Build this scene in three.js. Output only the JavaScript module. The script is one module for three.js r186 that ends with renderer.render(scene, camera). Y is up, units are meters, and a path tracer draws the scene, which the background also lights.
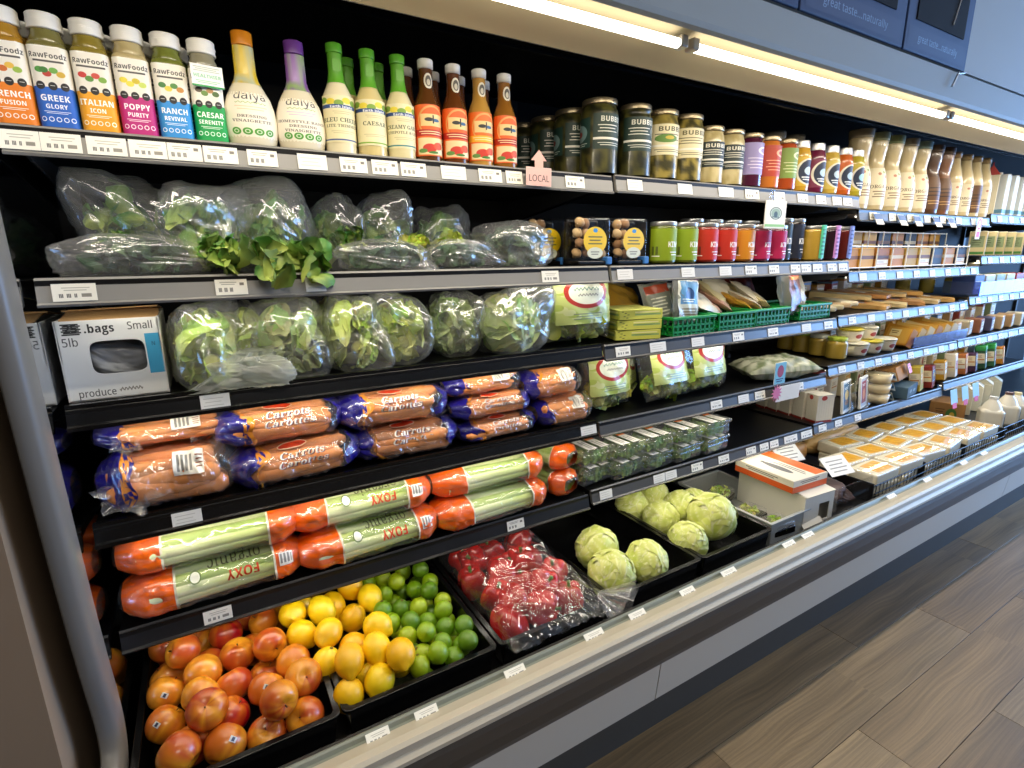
import * as THREE from 'three';
import { mergeGeometries } from 'three/addons/utils/BufferGeometryUtils.js';
import { RoundedBoxGeometry } from 'three/addons/geometries/RoundedBoxGeometry.js';
import { RectAreaLightUniformsLib } from 'three/addons/lights/RectAreaLightUniformsLib.js';
import { ImprovedNoise } from 'three/addons/math/ImprovedNoise.js';

// ---------- camera, sky, exposure, room lights ----------
const scene = new THREE.Scene();
const camera = new THREE.PerspectiveCamera(72.46, 1024 / 768, 0.05, 60);
camera.position.set(0.2342, 1.3868, 1.1293);
camera.rotation.set(-0.2355, -0.5309, -0.0119, 'YXZ');
const renderer = new THREE.WebGLRenderer();
renderer.toneMapping = THREE.LinearToneMapping;
renderer.toneMappingExposure = 0.95;
renderer.shadowMap.enabled = true;
RectAreaLightUniformsLib.init();
scene.background = new THREE.Color(0.42, 0.62, 1.0).multiplyScalar(3.0);   // cool daylight outside the shop window
function area(name, color, intensity, w, h, pos, target, parent = scene) {
  const l = new THREE.RectAreaLight(color, intensity, w, h);
  l.name = name; l.position.set(...pos); parent.add(l); l.lookAt(...target); return l;
}
const LAMP = new THREE.Color(1.0, 0.885, 0.71), STRIP = new THREE.Color(1.0, 0.93, 0.78), DAY = new THREE.Color(0.22, 0.48, 1.0), ROOM = new THREE.Color(1.0, 0.9, 0.76);
const LAMP_I = 92, STRIP_I = 21, DAY_I = 12, ROOM_I = 1.7;
area('window_daylight', DAY, DAY_I, 3.4, 2.3, [7.9, 1.6, 2.1], [0, 0.9, 0.4]);

// ---------- helpers ----------
let seed = 7;
const rnd = () => { seed = (seed * 1664525 + 1013904223) >>> 0; return seed / 4294967296; };
const rr = (a, b) => a + (b - a) * rnd();
const noise = new ImprovedNoise();
const N = (x, y, z) => noise.noise(x, y, z);
const ORD = ['first', 'second', 'third', 'fourth', 'fifth', 'sixth', 'seventh', 'eighth', 'ninth', 'tenth', 'eleventh', 'twelfth', 'thirteenth', 'fourteenth', 'fifteenth', 'sixteenth', 'seventeenth', 'eighteenth', 'nineteenth', 'twentieth'];
const used = {};
const numbered = (n) => { used[n] = (used[n] ?? -1) + 1; return used[n] ? `${n}_${String(used[n]).padStart(3, '0')}` : n; };
function tag(o, label, category, group, kind) {
  o.userData = { label, category };
  if (group) o.userData.group = group;
  if (kind) o.userData.kind = kind;
  return o;
}
function thing(name, label, category, pos = [0, 0, 0], turn = 0, group) {
  const o = new THREE.Group(); o.name = numbered(name); o.position.set(...pos); o.rotation.y = turn; scene.add(o);
  return tag(o, label, category, group);
}
function part(name, geo, mat, parent) {
  const m = new THREE.Mesh(geo, mat); m.name = name; m.castShadow = m.receiveShadow = true; parent.add(m); return m;
}
function solo(name, geo, mat, label, category, group, kind) {
  const m = part(numbered(name), geo, mat, scene); return tag(m, label, category, group, kind);
}
function struct(name, geo, mat, label, category) { return solo(name, geo, mat, label, category, undefined, 'structure'); }
function copy(o, label, pos, turn) {
  const c = o.clone(); c.name = numbered(o.name.replace(/_\d{3}$/, '')); c.userData = { ...o.userData, label }; scene.add(c);
  if (pos) c.position.set(...pos);
  if (turn !== undefined) c.rotation.y = turn;
  return c;
}
const clean = (g) => { const o = g.index ? g.toNonIndexed() : g.clone(); for (const k of Object.keys(o.attributes)) if (!['position', 'normal', 'uv', 'color'].includes(k)) o.deleteAttribute(k); return o; };
const merge = (list) => mergeGeometries(list.map(clean));
const bx = (w, h, d, x = 0, y = 0, z = 0) => new THREE.BoxGeometry(w, h, d).translate(x, y, z);
const rb = (w, h, d, r = 0.004, x = 0, y = 0, z = 0, s = 2) => new RoundedBoxGeometry(w, h, d, s, r).translate(x, y, z);
const cyl = (r0, r1, h, x = 0, y = 0, z = 0, s = 20) => new THREE.CylinderGeometry(r1, r0, h, s).translate(x, y + h / 2, z);
const lathe = (pts, s = 28) => new THREE.LatheGeometry(pts.map(([r, y]) => new THREE.Vector2(r, y)), s);
function rod(a, b, r, s = 6) {
  const A = new THREE.Vector3(...a), B = new THREE.Vector3(...b), d = B.clone().sub(A), g = new THREE.CylinderGeometry(r, r, d.length(), s);
  g.applyQuaternion(new THREE.Quaternion().setFromUnitVectors(new THREE.Vector3(0, 1, 0), d.normalize()));
  return g.translate(...A.add(B).multiplyScalar(0.5).toArray());
}
function extrudeX(profile, x0, x1, bevel = 0) {          // profile: [z, y] pairs, swept along x
  const s = new THREE.Shape(profile.map(([z, y]) => new THREE.Vector2(-z, y)));
  const g = new THREE.ExtrudeGeometry(s, { depth: x1 - x0, bevelEnabled: bevel > 0, bevelSize: bevel, bevelThickness: bevel, bevelSegments: 2, steps: 1 });
  return g.rotateY(Math.PI / 2).translate(x0, 0, 0);
}
function uvTo(g, c) { const u = g.attributes.uv; for (let i = 0; i < u.count; i++) u.setXY(i, c[0] + u.getX(i) * (c[2] - c[0]), c[1] + u.getY(i) * (c[3] - c[1])); return g; }
const card = (w, h, c, x = 0, y = 0, z = 0) => { const g = new THREE.PlaneGeometry(w, h).translate(x, y, z); return c ? uvTo(g, c) : g; };
function latheLabel(pts, off, arc, c, s = 16, mid = 0) {    // a patch of a lathed surface, facing +z
  const len = [0]; for (let i = 1; i < pts.length; i++) len.push(len[i - 1] + Math.hypot(pts[i][0] - pts[i - 1][0], pts[i][1] - pts[i - 1][1]));
  const even = Array.from({ length: 11 }, (_, k) => { const d = len[len.length - 1] * k / 10; let i = 1; while (i < pts.length - 1 && len[i] < d) i++; const t = (d - len[i - 1]) / (len[i] - len[i - 1]); return new THREE.Vector2(lerp(pts[i - 1][0], pts[i][0], t) + off, lerp(pts[i - 1][1], pts[i][1], t)); });
  const g = new THREE.LatheGeometry(even, s, mid - arc / 2, arc);
  return uvTo(g, c);
}
function grid(nu, nv, f, colour) {                          // f(u, v) -> [x, y, z], u and v in 0..1
  const p = [], uv = [], ix = [], col = [];
  for (let j = 0; j <= nv; j++) for (let i = 0; i <= nu; i++) { p.push(...f(i / nu, j / nv)); uv.push(i / nu, j / nv); if (colour) col.push(...colour(i / nu, j / nv)); }
  for (let j = 0; j < nv; j++) for (let i = 0; i < nu; i++) { const a = j * (nu + 1) + i, b = a + nu + 1; ix.push(a, a + 1, b, b, a + 1, b + 1); }
  const g = new THREE.BufferGeometry();
  g.setAttribute('position', new THREE.Float32BufferAttribute(p, 3)); g.setAttribute('uv', new THREE.Float32BufferAttribute(uv, 2));
  if (colour) g.setAttribute('color', new THREE.Float32BufferAttribute(col, 3));
  g.setIndex(ix); g.computeVertexNormals(); return g;
}
const lerp = (a, b, t) => a + (b - a) * t, mixc = (a, b, t) => a.map((x, i) => lerp(x, b[i], t)), clamp = (x, a, b) => Math.min(b, Math.max(a, x));
function paint(g, f) {                                      // vertex colours from position
  const p = g.attributes.position, c = []; for (let i = 0; i < p.count; i++) c.push(...f(p.getX(i), p.getY(i), p.getZ(i)));
  g.setAttribute('color', new THREE.Float32BufferAttribute(c, 3)); return g;
}
const place = (g, [x, y, z], [a, b, c] = [0, 0, 0], s = 1) => { g.scale(...(Array.isArray(s) ? s : [s, s, s])); g.applyMatrix4(new THREE.Matrix4().makeRotationFromEuler(new THREE.Euler(a, b, c))); return g.translate(x, y, z); };

// ---------- materials ----------
const std = (color, roughness = 0.6, metalness = 0, o = {}) => new THREE.MeshStandardMaterial({ color, roughness, metalness, ...o });
const phys = (color, roughness, o = {}) => new THREE.MeshPhysicalMaterial({ color, roughness, ...o });
const M = {
  black: std(0x0c0c0d, 0.35), blackMatt: std(0x08080a, 0.75), blackGloss: std(0x0b0b0c, 0.22), darkGrey: std(0x2a2b2d, 0.5),
  greyRail: std(0x8d8b86, 0.42), shadedGreyRail: std(0x525252, 0.26), endRail: std(0x18181a, 0.45),  // middle one: same grey rail, colour darkened to imitate weaker lamp light
  steel: std(0xc9c0ac, 0.42, 0.2), bumper: std(0x5c5750, 0.42, 0.25), panel: std(0xd2cdc0, 0.45), kick: std(0x4a4843, 0.6),
  fascia: std(0xb4bcbc, 0.55), soffit: std(0xc0c6c6, 0.6), reflector: std(0xcdbd98, 0.55), mirror: std(0xb9bcc0, 0.06, 1), trim: std(0x6e6c69, 0.4),
  beige: std(0x9a846c, 0.6), white: std(0xf0efea, 0.5), cream: std(0xeee3c4, 0.45), paper: std(0xf4f2ea, 0.8),
  lamp: std(0xffffff, 0.5, 0, { emissive: new THREE.Color(1, 0.95, 0.84), emissiveIntensity: 5 }), stripGlow: std(0xffffff, 0.5, 0, { emissive: new THREE.Color(1, 0.92, 0.75), emissiveIntensity: 2 }),
  shell: phys(0xffffff, 0.1, { transmission: 0.95, ior: 1.45, thickness: 0, side: THREE.DoubleSide }), thinWrap: phys(0xffffff, 0.1, { transmission: 0.985, ior: 1.7, thickness: 0, side: THREE.DoubleSide }), wrap: phys(0xffffff, 0.16, { transmission: 0.96, ior: 1.75, thickness: 0, side: THREE.DoubleSide }), film: phys(0xffffff, 0.17, { transmission: 0.925, ior: 1.9, thickness: 0, side: THREE.DoubleSide }), haze: phys(0xf4f6f0, 0.42, { transmission: 0.9, thickness: 0, side: THREE.DoubleSide }),
  clear: phys(0xffffff, 0.06, { transmission: 1, thickness: 0, side: THREE.DoubleSide }),
  veg: std(0xffffff, 0.5, 0, { vertexColors: true, side: THREE.DoubleSide }), waxy: phys(0xffffff, 0.32, { vertexColors: true, clearcoat: 0.5, clearcoatRoughness: 0.12 }),
  tinLid: std(0x9c8f74, 0.3, 0.8), silverLid: std(0xb8b8b8, 0.3, 0.8), whiteLid: std(0xf2f0e8, 0.35), greenPlastic: std(0x0c8a3c, 0.35), kraft: std(0xa9783f, 0.75),
};
const glossMemo = {};
const gloss = (hex, r = 0.22) => glossMemo[hex + '_' + r] ??= phys(hex, r, { clearcoat: 0.6, clearcoatRoughness: 0.1 });

// ---------- one sheet of printed labels ----------
const sheet = document.createElement('canvas'); sheet.width = sheet.height = 2048;
const cx = sheet.getContext('2d'); cx.fillStyle = '#ffffff'; cx.clearRect(0, 0, 2048, 2048);
let penX = 0, penY = 0, rowH = 0;
function print(w, h, draw) {
  if (penX + w > 2048) { penX = 0; penY += rowH + 4; rowH = 0; }
  const x = penX, y = penY; penX += w + 4; rowH = Math.max(rowH, h);
  if (y + h > 2048) throw new Error('label sheet is full');
  cx.save(); cx.beginPath(); cx.rect(x, y, w, h); cx.clip(); cx.translate(x, y); draw(cx, w, h); cx.restore();
  const e = 1;
  return [(x + e) / 2048, 1 - (y + h - e) / 2048, (x + w - e) / 2048, 1 - (y + e) / 2048];
}
const fill = (c, col, x, y, w, h) => { c.fillStyle = col; c.fillRect(x, y, w, h); };
function text(c, s, x, y, px, col, font = 'sans-serif', weight = 'bold', align = 'center', squeeze) {
  c.fillStyle = col; c.font = `${weight} ${px}px ${font}`; c.textAlign = align; c.textBaseline = 'middle';
  squeeze ? c.fillText(s, x, y, squeeze) : c.fillText(s, x, y);
}
const disc = (c, col, x, y, rx, ry = rx) => { c.fillStyle = col; c.beginPath(); c.ellipse(x, y, rx, ry, 0, 0, 7); c.fill(); };
const ring = (c, col, x, y, rx, ry, lw) => { c.strokeStyle = col; c.lineWidth = lw; c.beginPath(); c.ellipse(x, y, rx, ry, 0, 0, 7); c.stroke(); };
const squiggle = (c, col, x, y, w, lw = 2) => { c.strokeStyle = col; c.lineWidth = lw; c.beginPath(); for (let i = 0; i <= 24; i++) { const px = x + w * i / 24, py = y + Math.sin(i * 1.7) * lw * 1.6; i ? c.lineTo(px, py) : c.moveTo(px, py); } c.stroke(); };
const rule = (c, col, x, y, w, n = 2, gap = 6, lw = 2) => { for (let i = 0; i < n; i++) fill(c, col, x + (i % 2) * w * 0.08, y + i * gap, w * (i % 2 ? 0.8 : 1), lw); };
const bars = (c, x, y, w, h) => { for (let i = 0; i < w; i += 3) if ((i * 7) % 5 < 3) fill(c, '#222', x + i, y, 1.6, h); };
const dressing = (top, sub, col, fruit) => print(330, 300, (c, W, h) => {
  fill(c, '#f4efe2', 0, 0, W, h); fill(c, col, 0, 150, W, 150); c.translate(90, 0); const w = 150;
  fill(c, '#f4efe2', 0, 0, w, h); text(c, 'RawFoodz', w / 2, 34, 27, '#4c4a45'); fill(c, '#55524c', 24, 52, w - 48, 7);
  fruit.forEach((f, i) => disc(c, f, 40 + (i * 23) % 78, 88 + (i * 13) % 26, 15, 11));
  fill(c, col, 0, 150, w, 150); for (const x of [34, 75, 116]) { disc(c, '#23201f', x, 146, 15); fill(c, '#ddd', x - 8, 143, 16, 2); }
  text(c, top, w / 2, 190, 32, '#fff', 'sans-serif', 'bold', 'center', w - 10); text(c, sub, w / 2, 222, 23, '#fff', 'sans-serif', 'bold', 'center', w - 26); rule(c, '#ffffff', 30, 240, w - 60, 2, 6, 2);
  for (let i = 0; i < 5; i++) ring(c, '#fff', 25 + i * 25, 270, 8, 8, 3);
});
const P = {};
P.french = dressing('FRENCH', 'FUSION', '#f08418', ['#f2b632', '#d8702a', '#efc24c', '#9ec04a']);
P.greek = dressing('GREEK', 'GLORY', '#1e63c8', ['#4c9a3c', '#c03a2c', '#6fae48', '#d8b23c', '#3f7f34']);
P.italian = dressing('ITALIAN', 'ICON', '#f2a81c', ['#c8322c', '#58943a', '#d24a3c', '#7fae44']);
P.poppy = dressing('POPPY', 'PURITY', '#c2257c', ['#e6d43a', '#efe04c', '#d8c22c', '#cfe06a']);
P.ranch = dressing('RANCH', 'REVIVAL', '#2d92dc', ['#3f7f3a', '#e2d24a', '#4c8a3c', '#c98a3a']);
P.caesar = dressing('CAESAR', 'SERENITY', '#0ba24c', ['#5a4a38', '#6a8f44', '#b98b58', '#4b6a34']);
P.healthier = print(150, 110, (c, w, h) => { fill(c, '#f6f6f0', 0, 0, w, h); rule(c, '#b9c4b4', 14, 12, 120, 3, 9, 4); text(c, 'HEALTHIER', w / 2, 56, 24, '#7fc49a'); rule(c, '#7fc49a', 20, 78, 110, 2, 8, 3); fill(c, '#1f9a4e', 0, h - 10, w, 10); });
const daiya = (accent, lines) => print(170, 200, (c, w, h) => {
  fill(c, '#f1ead6', 0, 0, w, h); text(c, 'daiya', w / 2, 34, 44, '#3a3a3a', 'sans-serif', 'normal'); squiggle(c, '#9ab56a', 40, 62, 90, 2); rule(c, accent, 40, 76, 90, 2, 10, 3);
  lines.forEach((l, i) => text(c, l, w / 2, 112 + i * 17, 15, '#55504a', 'serif')); for (let i = 0; i < 4; i++) { disc(c, '#4f9a34', 40 + i * 30, 168, 13); ring(c, '#dfe8cf', 40 + i * 30, 168, 6, 6, 3); }
});
P.daiya1 = daiya('#f3c9a0', ['DRESSING', 'VINAIGRETTE']);
P.daiya2 = daiya('#cdb8d2', ['HOMESTYLE RANCH', 'DRESSING', 'VINAIGRETTE']);
const island = (name, sub, band) => print(170, 200, (c, w, h) => {
  fill(c, '#e9e0b4', 0, 0, w, h); for (let i = 0; i < 6; i++) disc(c, i % 2 ? '#e8d33a' : '#7fa63c', 14 + i * 30, 22 + (i % 3) * 6, 17, 13); fill(c, '#2c4a86', 0, 40, w, 15); text(c, 'Earth Island', w / 2, 48, 15, '#fff');
  rule(c, '#b9b080', 50, 68, 70, 2, 8, 2); text(c, name, w / 2, 104, 23, '#3b4a34', 'serif', 'bold', 'center', w - 12); text(c, sub, w / 2, 128, 17, '#5b5a3c', 'serif', 'bold', 'center', w - 24); rule(c, '#b9b080', 40, 150, 90, 2, 8, 2); fill(c, band, 0, h - 16, w, 6);
});
P.blueCheese = island('BLEU CHEESE', 'LITE TRIMMED', '#3a4f8c'); P.caesarDressing = island('CAESAR', '', '#7fae3a'); P.creamy = island('CREAMY GARLIC', 'CHIPOTLE & LIME', '#2e7f86');
const hot = (a, b) => print(120, 190, (c, w, h) => {
  fill(c, a, 0, 0, w, h); disc(c, '#e7a35a', w / 2, 60, 42, 56); disc(c, a, w / 2, 62, 37, 50); fill(c, '#eecb8a', 26, 36, 68, 44); disc(c, '#2b2a2a', 50, 56, 12, 7); disc(c, '#38628c', 70, 58, 12, 6); fill(c, '#2b2a2a', 60, 40, 4, 30);
  fill(c, b, 0, 92, w, 24); rule(c, '#f7e2b0', 20, 98, 80, 2, 8, 3); fill(c, '#ecd2a0', 14, 122, w - 28, 62); disc(c, '#c8321f', 50, 160, 20, 16); disc(c, '#d8502a', 76, 152, 16, 14); disc(c, '#5b8a3a', 30, 170, 13, 8); disc(c, '#efe6c4', 88, 172, 13, 9); disc(c, '#3d7a2c', 60, 176, 14, 5);
});
P.hot = hot('#e8641c', '#b5281c'); P.hotYellow = hot('#ea701e', '#f0b62a');
P.badge = print(36, 52, (c, w, h) => { disc(c, '#dfd9c4', w / 2, h / 2, 15, 24); disc(c, '#555048', w / 2, h / 2, 10, 17); disc(c, '#c8c0a8', w / 2, 30, 6, 10); });
const bubbies = (bg, ink, pic) => print(170, 150, (c, w, h) => {
  fill(c, bg, 0, 0, w, h); text(c, 'BUBBIES', w / 2 + 6, 24, 30, ink); ring(c, ink, 138, 62, 17, 22, 4); disc(c, ink, 138, 58, 7, 10); rule(c, ink, 20, 48, 90, 3, 13, 4); fill(c, '#f2efe2', 0, 100, w, 10); if (pic) { disc(c, pic, 60, 70, 40, 20); disc(c, '#c9b43a', 70, 66, 16, 9); } rule(c, ink, 20, 122, 120, 2, 9, 3);
});
P.pickle = bubbies('#20392f', '#e6e6d8'); P.pickleSide = print(120, 120, (c, w, h) => { fill(c, '#23433c', 0, 0, w, h); disc(c, '#7fa1a0', 60, 60, 44, 34); disc(c, '#8c3b34', 55, 62, 20, 12); rule(c, '#c9d4c8', 14, 100, 90, 2, 8, 3); });
P.chips = bubbies('#eadfb8', '#5a5a3c', '#5f8a34'); P.relish = bubbies('#e6dcb4', '#6a6440', null); P.kraut = bubbies('#2b3634', '#e9e4d2');
const ferment = (bg, ink) => print(130, 160, (c, w, h) => { fill(c, bg, 0, 0, w, h); disc(c, ink, 80, 40, 24, 20); disc(c, bg, 80, 40, 15, 12); rule(c, ink, 30, 76, 80, 4, 16, 4); });
P.beet = ferment('#9a8fc4', '#e6def0'); P.carrotLabel = ferment('#b63a22', '#f0b08a'); P.dill = ferment('#7d9a44', '#e2e8b8');
const oval = (bg, a) => print(130, 130, (c, w, h) => { fill(c, bg, 0, 0, w, h); disc(c, '#efe9da', 72, 66, 52, 58); disc(c, '#1d2c48', 74, 66, 44, 52); disc(c, a, 74, 62, 22, 18); rule(c, '#e8eef4', 44, 88, 60, 2, 10, 5); });
P.ov1 = oval('#d8b030', '#c4d8ea'); P.ov2 = oval('#7c2348', '#b8d4ec'); P.ov3 = oval('#d8c05a', '#c4d8ea'); P.ov4 = oval('#d86a20', '#b8d4ec'); P.ov5 = oval('#c8b838', '#9fd0e0');
P.milk = print(150, 180, (c, w, h) => { fill(c, '#efe4c6', 0, 0, w, h); disc(c, '#c98a6a', 60, 30, 9, 7); disc(c, '#8fae6a', 86, 22, 8, 6); disc(c, '#d88a78', 96, 44, 7, 9); text(c, 'ORGANIC', w / 2, 92, 22, '#6b5a44', 'serif'); rule(c, '#8b7355', 36, 112, 80, 3, 12, 5); });
P.milkBrown = print(150, 180, (c, w, h) => { fill(c, '#6b4a2e', 0, 0, w, h); rule(c, '#3a2416', 20, 60, 110, 3, 20, 6); rule(c, '#c9a06a', 30, 130, 90, 2, 14, 5); });
const kimchi = (bg) => print(170, 100, (c, w, h) => { fill(c, bg, 0, 0, w, h); bars(c, 12, 56, 28, 26); fill(c, '#ffffff', 10, 84, 32, 3); text(c, 'KIMCHI', 112, 50, 24, '#fff'); rule(c, '#ffffff', 78, 72, 66, 2, 8, 3); });
P.kGreen = kimchi('#8fa81e'); P.kRed = kimchi('#c8301e'); P.kOrange = kimchi('#dc9020'); P.kPink = kimchi('#bc2058'); P.kDark = kimchi('#26302e'); P.kNavy = kimchi('#1e2438');
P.sGreen = print(60, 110, (c, w, h) => { fill(c, '#52c088', 0, 0, w, h); rule(c, '#2a7a58', 12, 14, 36, 7, 13, 5); });
P.sPurple = print(60, 110, (c, w, h) => { fill(c, '#c884c0', 0, 0, w, h); rule(c, '#7a3a80', 12, 14, 36, 7, 13, 5); });
P.sBlue = print(60, 110, (c, w, h) => { fill(c, '#7a82c8', 0, 0, w, h); rule(c, '#2c3478', 12, 14, 36, 7, 13, 5); });
P.price = print(90, 52, (c, w, h) => { fill(c, '#f3f0e2', 0, 0, w, h); rule(c, '#9a968a', 14, 10, 46, 2, 6, 2); bars(c, 10, 28, 44, 13); fill(c, '#77736a', 68, 12, 12, 9); });
P.price2 = print(90, 52, (c, w, h) => { fill(c, '#f6f3e6', 0, 0, w, h); rule(c, '#b2aea0', 20, 12, 56, 2, 7, 2); bars(c, 14, 30, 36, 11); fill(c, '#8f8b80', 58, 30, 20, 10); });
P.priceBlank = print(90, 40, (c, w, h) => { fill(c, '#eceae2', 0, 0, w, h); rule(c, '#c9c6bc', 10, 10, 60, 3, 9, 2); });
P.local = print(120, 70, (c, w, h) => { fill(c, '#e8b8ac', 0, 0, w, h); text(c, 'LOCAL', w / 2, h / 2 + 6, 34, '#3c3230', 'sans-serif', 'normal'); });
P.organicSign = print(130, 170, (c, w, h) => { fill(c, '#eeead8', 0, 0, w, h); ring(c, '#4c6048', w / 2, 76, 36, 36, 6); disc(c, '#8fa486', w / 2, 76, 30); disc(c, '#33463a', w / 2, 82, 12, 18); fill(c, '#33463a', w / 2 - 22, 96, 44, 6); fill(c, '#8cc060', 0, h - 26, w, 16); });
P.carton = print(300, 250, (c, w, h) => {
  fill(c, '#dcdcd8', 0, 0, w, h); text(c, '.bags', 122, 28, 36, '#161616', 'sans-serif', 'bold'); text(c, '25', 42, 26, 36, '#333'); for (let i = 0; i < 7; i++) fill(c, '#1b1b1b', 16 + (i % 2) * 5, 10 + i * 5, 50, 4);
  text(c, 'Small', 244, 24, 32, '#161616', 'sans-serif', 'normal'); text(c, '5lb', 34, 66, 34, '#2c2c2c', 'sans-serif', 'normal'); text(c, 'produce', 84, 226, 30, '#161616', 'sans-serif', 'normal'); squiggle(c, '#77736c', 150, 222, 70, 3); fill(c, '#3f9cc4', 252, 52, 48, 128); text(c, 'N', 276, 84, 18, '#2c6a88');
});
P.carrot = print(320, 150, (c, w, h) => { text(c, 'Carrots', w / 2, 78, 46, '#2c2a5c', 'serif', 'italic bold'); text(c, 'Carrots', w / 2 - 3, 75, 46, '#fbeede', 'serif', 'italic bold'); text(c, 'Carottes', w / 2, 124, 46, '#2c2a5c', 'serif', 'italic bold'); text(c, 'Carottes', w / 2 - 3, 121, 46, '#fbeede', 'serif', 'italic bold'); disc(c, '#d8401c', 130, 24, 56, 17); ring(c, '#f8d8b0', 130, 24, 56, 17, 4); });
P.carrotBack = print(150, 100, (c, w, h) => { fill(c, '#ece8dc', 20, 20, 110, 60); bars(c, 34, 30, 60, 40); rule(c, '#8a4a2a', 100, 34, 26, 4, 9, 3); });
P.celery = print(400, 130, (c, w, h) => { c.translate(w, h); c.rotate(Math.PI); text(c, 'FOXY', 130, 34, 58, '#d63a10', 'sans-serif'); text(c, 'organic', 160, 92, 66, '#4b4a20', 'serif', 'normal'); disc(c, '#efeedd', 330, 60, 24); ring(c, '#5c7a2c', 330, 60, 22, 22, 4); });
P.celeryCode = print(60, 60, (c, w, h) => { fill(c, '#f2efe6', 0, 0, w, h); bars(c, 6, 6, 48, 40); });
P.salad = print(250, 230, (c, w, h) => {
  fill(c, '#cfdb86', 0, 0, w, h); for (let i = 0; i < 40; i++) disc(c, i % 2 ? '#bccf66' : '#dfe6a8', (i * 67) % w, (i * 41) % h, 22, 14);
  disc(c, '#eef0da', 125, 92, 88, 62); ring(c, '#b5362c', 125, 92, 88, 62, 17); squiggle(c, '#7fa08a', 66, 78, 116, 4); squiggle(c, '#8c8a7a', 84, 104, 90, 3); rule(c, '#8c9a74', 60, 184, 130, 3, 11, 4);
});
P.yellowBadge = print(150, 130, (c, w, h) => { disc(c, '#f0c818', w / 2, 56, 62, 52); disc(c, '#dfe2cc', w / 2, 104, 42, 22); rule(c, '#6b6a30', 38, 40, 74, 3, 13, 5); disc(c, '#3e8fd0', w / 2, 18, 12, 8); rule(c, '#8a8a7c', 52, 98, 46, 2, 9, 4); });
P.herbLid = print(150, 70, (c, w, h) => { fill(c, '#f2f0e6', 0, 4, w, 26); fill(c, '#e9e6da', 0, 40, w, 24); fill(c, '#e0742c', 96, 40, 40, 24); rule(c, '#9a968a', 10, 14, 90, 2, 7, 3); rule(c, '#9a968a', 10, 46, 70, 2, 8, 3); });
P.yellowBox = print(260, 110, (c, w, h) => { fill(c, '#cfd05a', 0, 0, w, h); for (let i = 0; i < 5; i++) fill(c, '#3a4224', 10 + (i * 17) % 40, 14 + i * 18, 12, 8); fill(c, '#8fae6a', 90, 44, 160, 22); rule(c, '#5a7048', 100, 50, 120, 2, 8, 3); fill(c, '#e8e6a0', 90, 20, 150, 16); });
P.bluePack = print(120, 190, (c, w, h) => { fill(c, '#d8d8ce', 0, 0, w, h); fill(c, '#8a3a6a', 0, 0, w, 20); fill(c, '#5f93c4', 12, 26, w - 24, 96); disc(c, '#2c4a7c', 60, 80, 26, 30); rule(c, '#e8ecf0', 20, 100, 70, 2, 9, 4); rule(c, '#8a7a5a', 20, 140, 80, 4, 12, 5); });
P.greyPack = print(110, 170, (c, w, h) => { fill(c, '#7d7f74', 0, 0, w, h); fill(c, '#b0482c', 0, 0, w, 40); rule(c, '#d8d4c0', 14, 60, 76, 6, 16, 6); });
P.clearPack = print(110, 190, (c, w, h) => { fill(c, '#8a5a4a', 0, 0, w, h); fill(c, '#c8503a', 8, 8, w - 16, 34); fill(c, '#e8a040', 8, 42, w - 16, 14); for (let i = 0; i < 14; i++) disc(c, i % 2 ? '#4a3230' : '#a8786a', 12 + (i * 29) % 88, 72 + (i * 17) % 108, 14, 10); });
P.whitePack = print(150, 110, (c, w, h) => { fill(c, '#e9dfc4', 0, 0, w, h); fill(c, '#c98a4a', 10, 60, 130, 12); rule(c, '#9a7a54', 14, 20, 90, 3, 11, 4); });
P.redCarton = print(130, 240, (c, w, h) => { fill(c, '#ded6c2', 0, 0, w, h); fill(c, '#8c2a20', 0, h - 20, w, 20); disc(c, '#b0301f', 50, 26, 22, 20); for (let i = 0; i < 6; i++) fill(c, '#cfc6b0', 16 + i * 19, 44, 2, 150); });
P.photoCard = print(150, 210, (c, w, h) => { fill(c, '#b9c4cc', 0, 0, w, h); fill(c, '#2f5a6e', 14, 14, w - 28, h - 28); disc(c, '#d8b048', 78, 96, 40, 36); disc(c, '#8a5a2a', 78, 150, 40, 20); rule(c, '#e8e6d8', 30, 40, 80, 2, 10, 5); });
P.redCard = print(150, 210, (c, w, h) => { fill(c, '#c6ccd2', 0, 0, w, h); fill(c, '#a03028', 24, 24, w - 48, h - 50); disc(c, '#d87a44', 76, 120, 30, 40); rule(c, '#f0e0c8', 36, 44, 76, 2, 10, 5); });
P.blueLid = print(90, 60, (c, w, h) => { fill(c, '#dfe6ea', 0, 0, w, h); fill(c, '#3a78b8', 8, 22, w - 16, 22); rule(c, '#7a8894', 12, 8, 60, 2, 6, 3); });
P.teal = print(190, 90, (c, w, h) => { fill(c, '#3e5866', 0, 0, w, h); disc(c, '#8aa0a8', 60, 40, 22, 14); disc(c, '#93a8ae', 130, 46, 24, 12); rule(c, '#20323c', 20, 70, 150, 2, 8, 3); });
P.windowPack = print(230, 130, (c, w, h) => { fill(c, '#ece3c8', 0, 0, w, h); c.fillStyle = '#e8ac34'; c.beginPath(); c.moveTo(60, 20); c.lineTo(210, 14); c.lineTo(214, 112); c.lineTo(50, 112); c.fill(); for (let i = 0; i < 26; i++) disc(c, i % 2 ? '#f0c358' : '#d99a28', 64 + (i * 37) % 140, 26 + (i * 23) % 80, 9, 6); rule(c, '#b9a684', 10, 30, 34, 5, 16, 4); });
P.sliced = print(260, 130, (c, w, h) => { fill(c, '#efe8d6', 0, 0, w, h); fill(c, '#e06a26', 0, h - 42, w, 42); fill(c, '#4a4a48', 60, 40, 140, 10); disc(c, '#6a6a66', 120, 44, 70, 12); rule(c, '#8a8478', 20, 64, 150, 2, 10, 5); });
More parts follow.
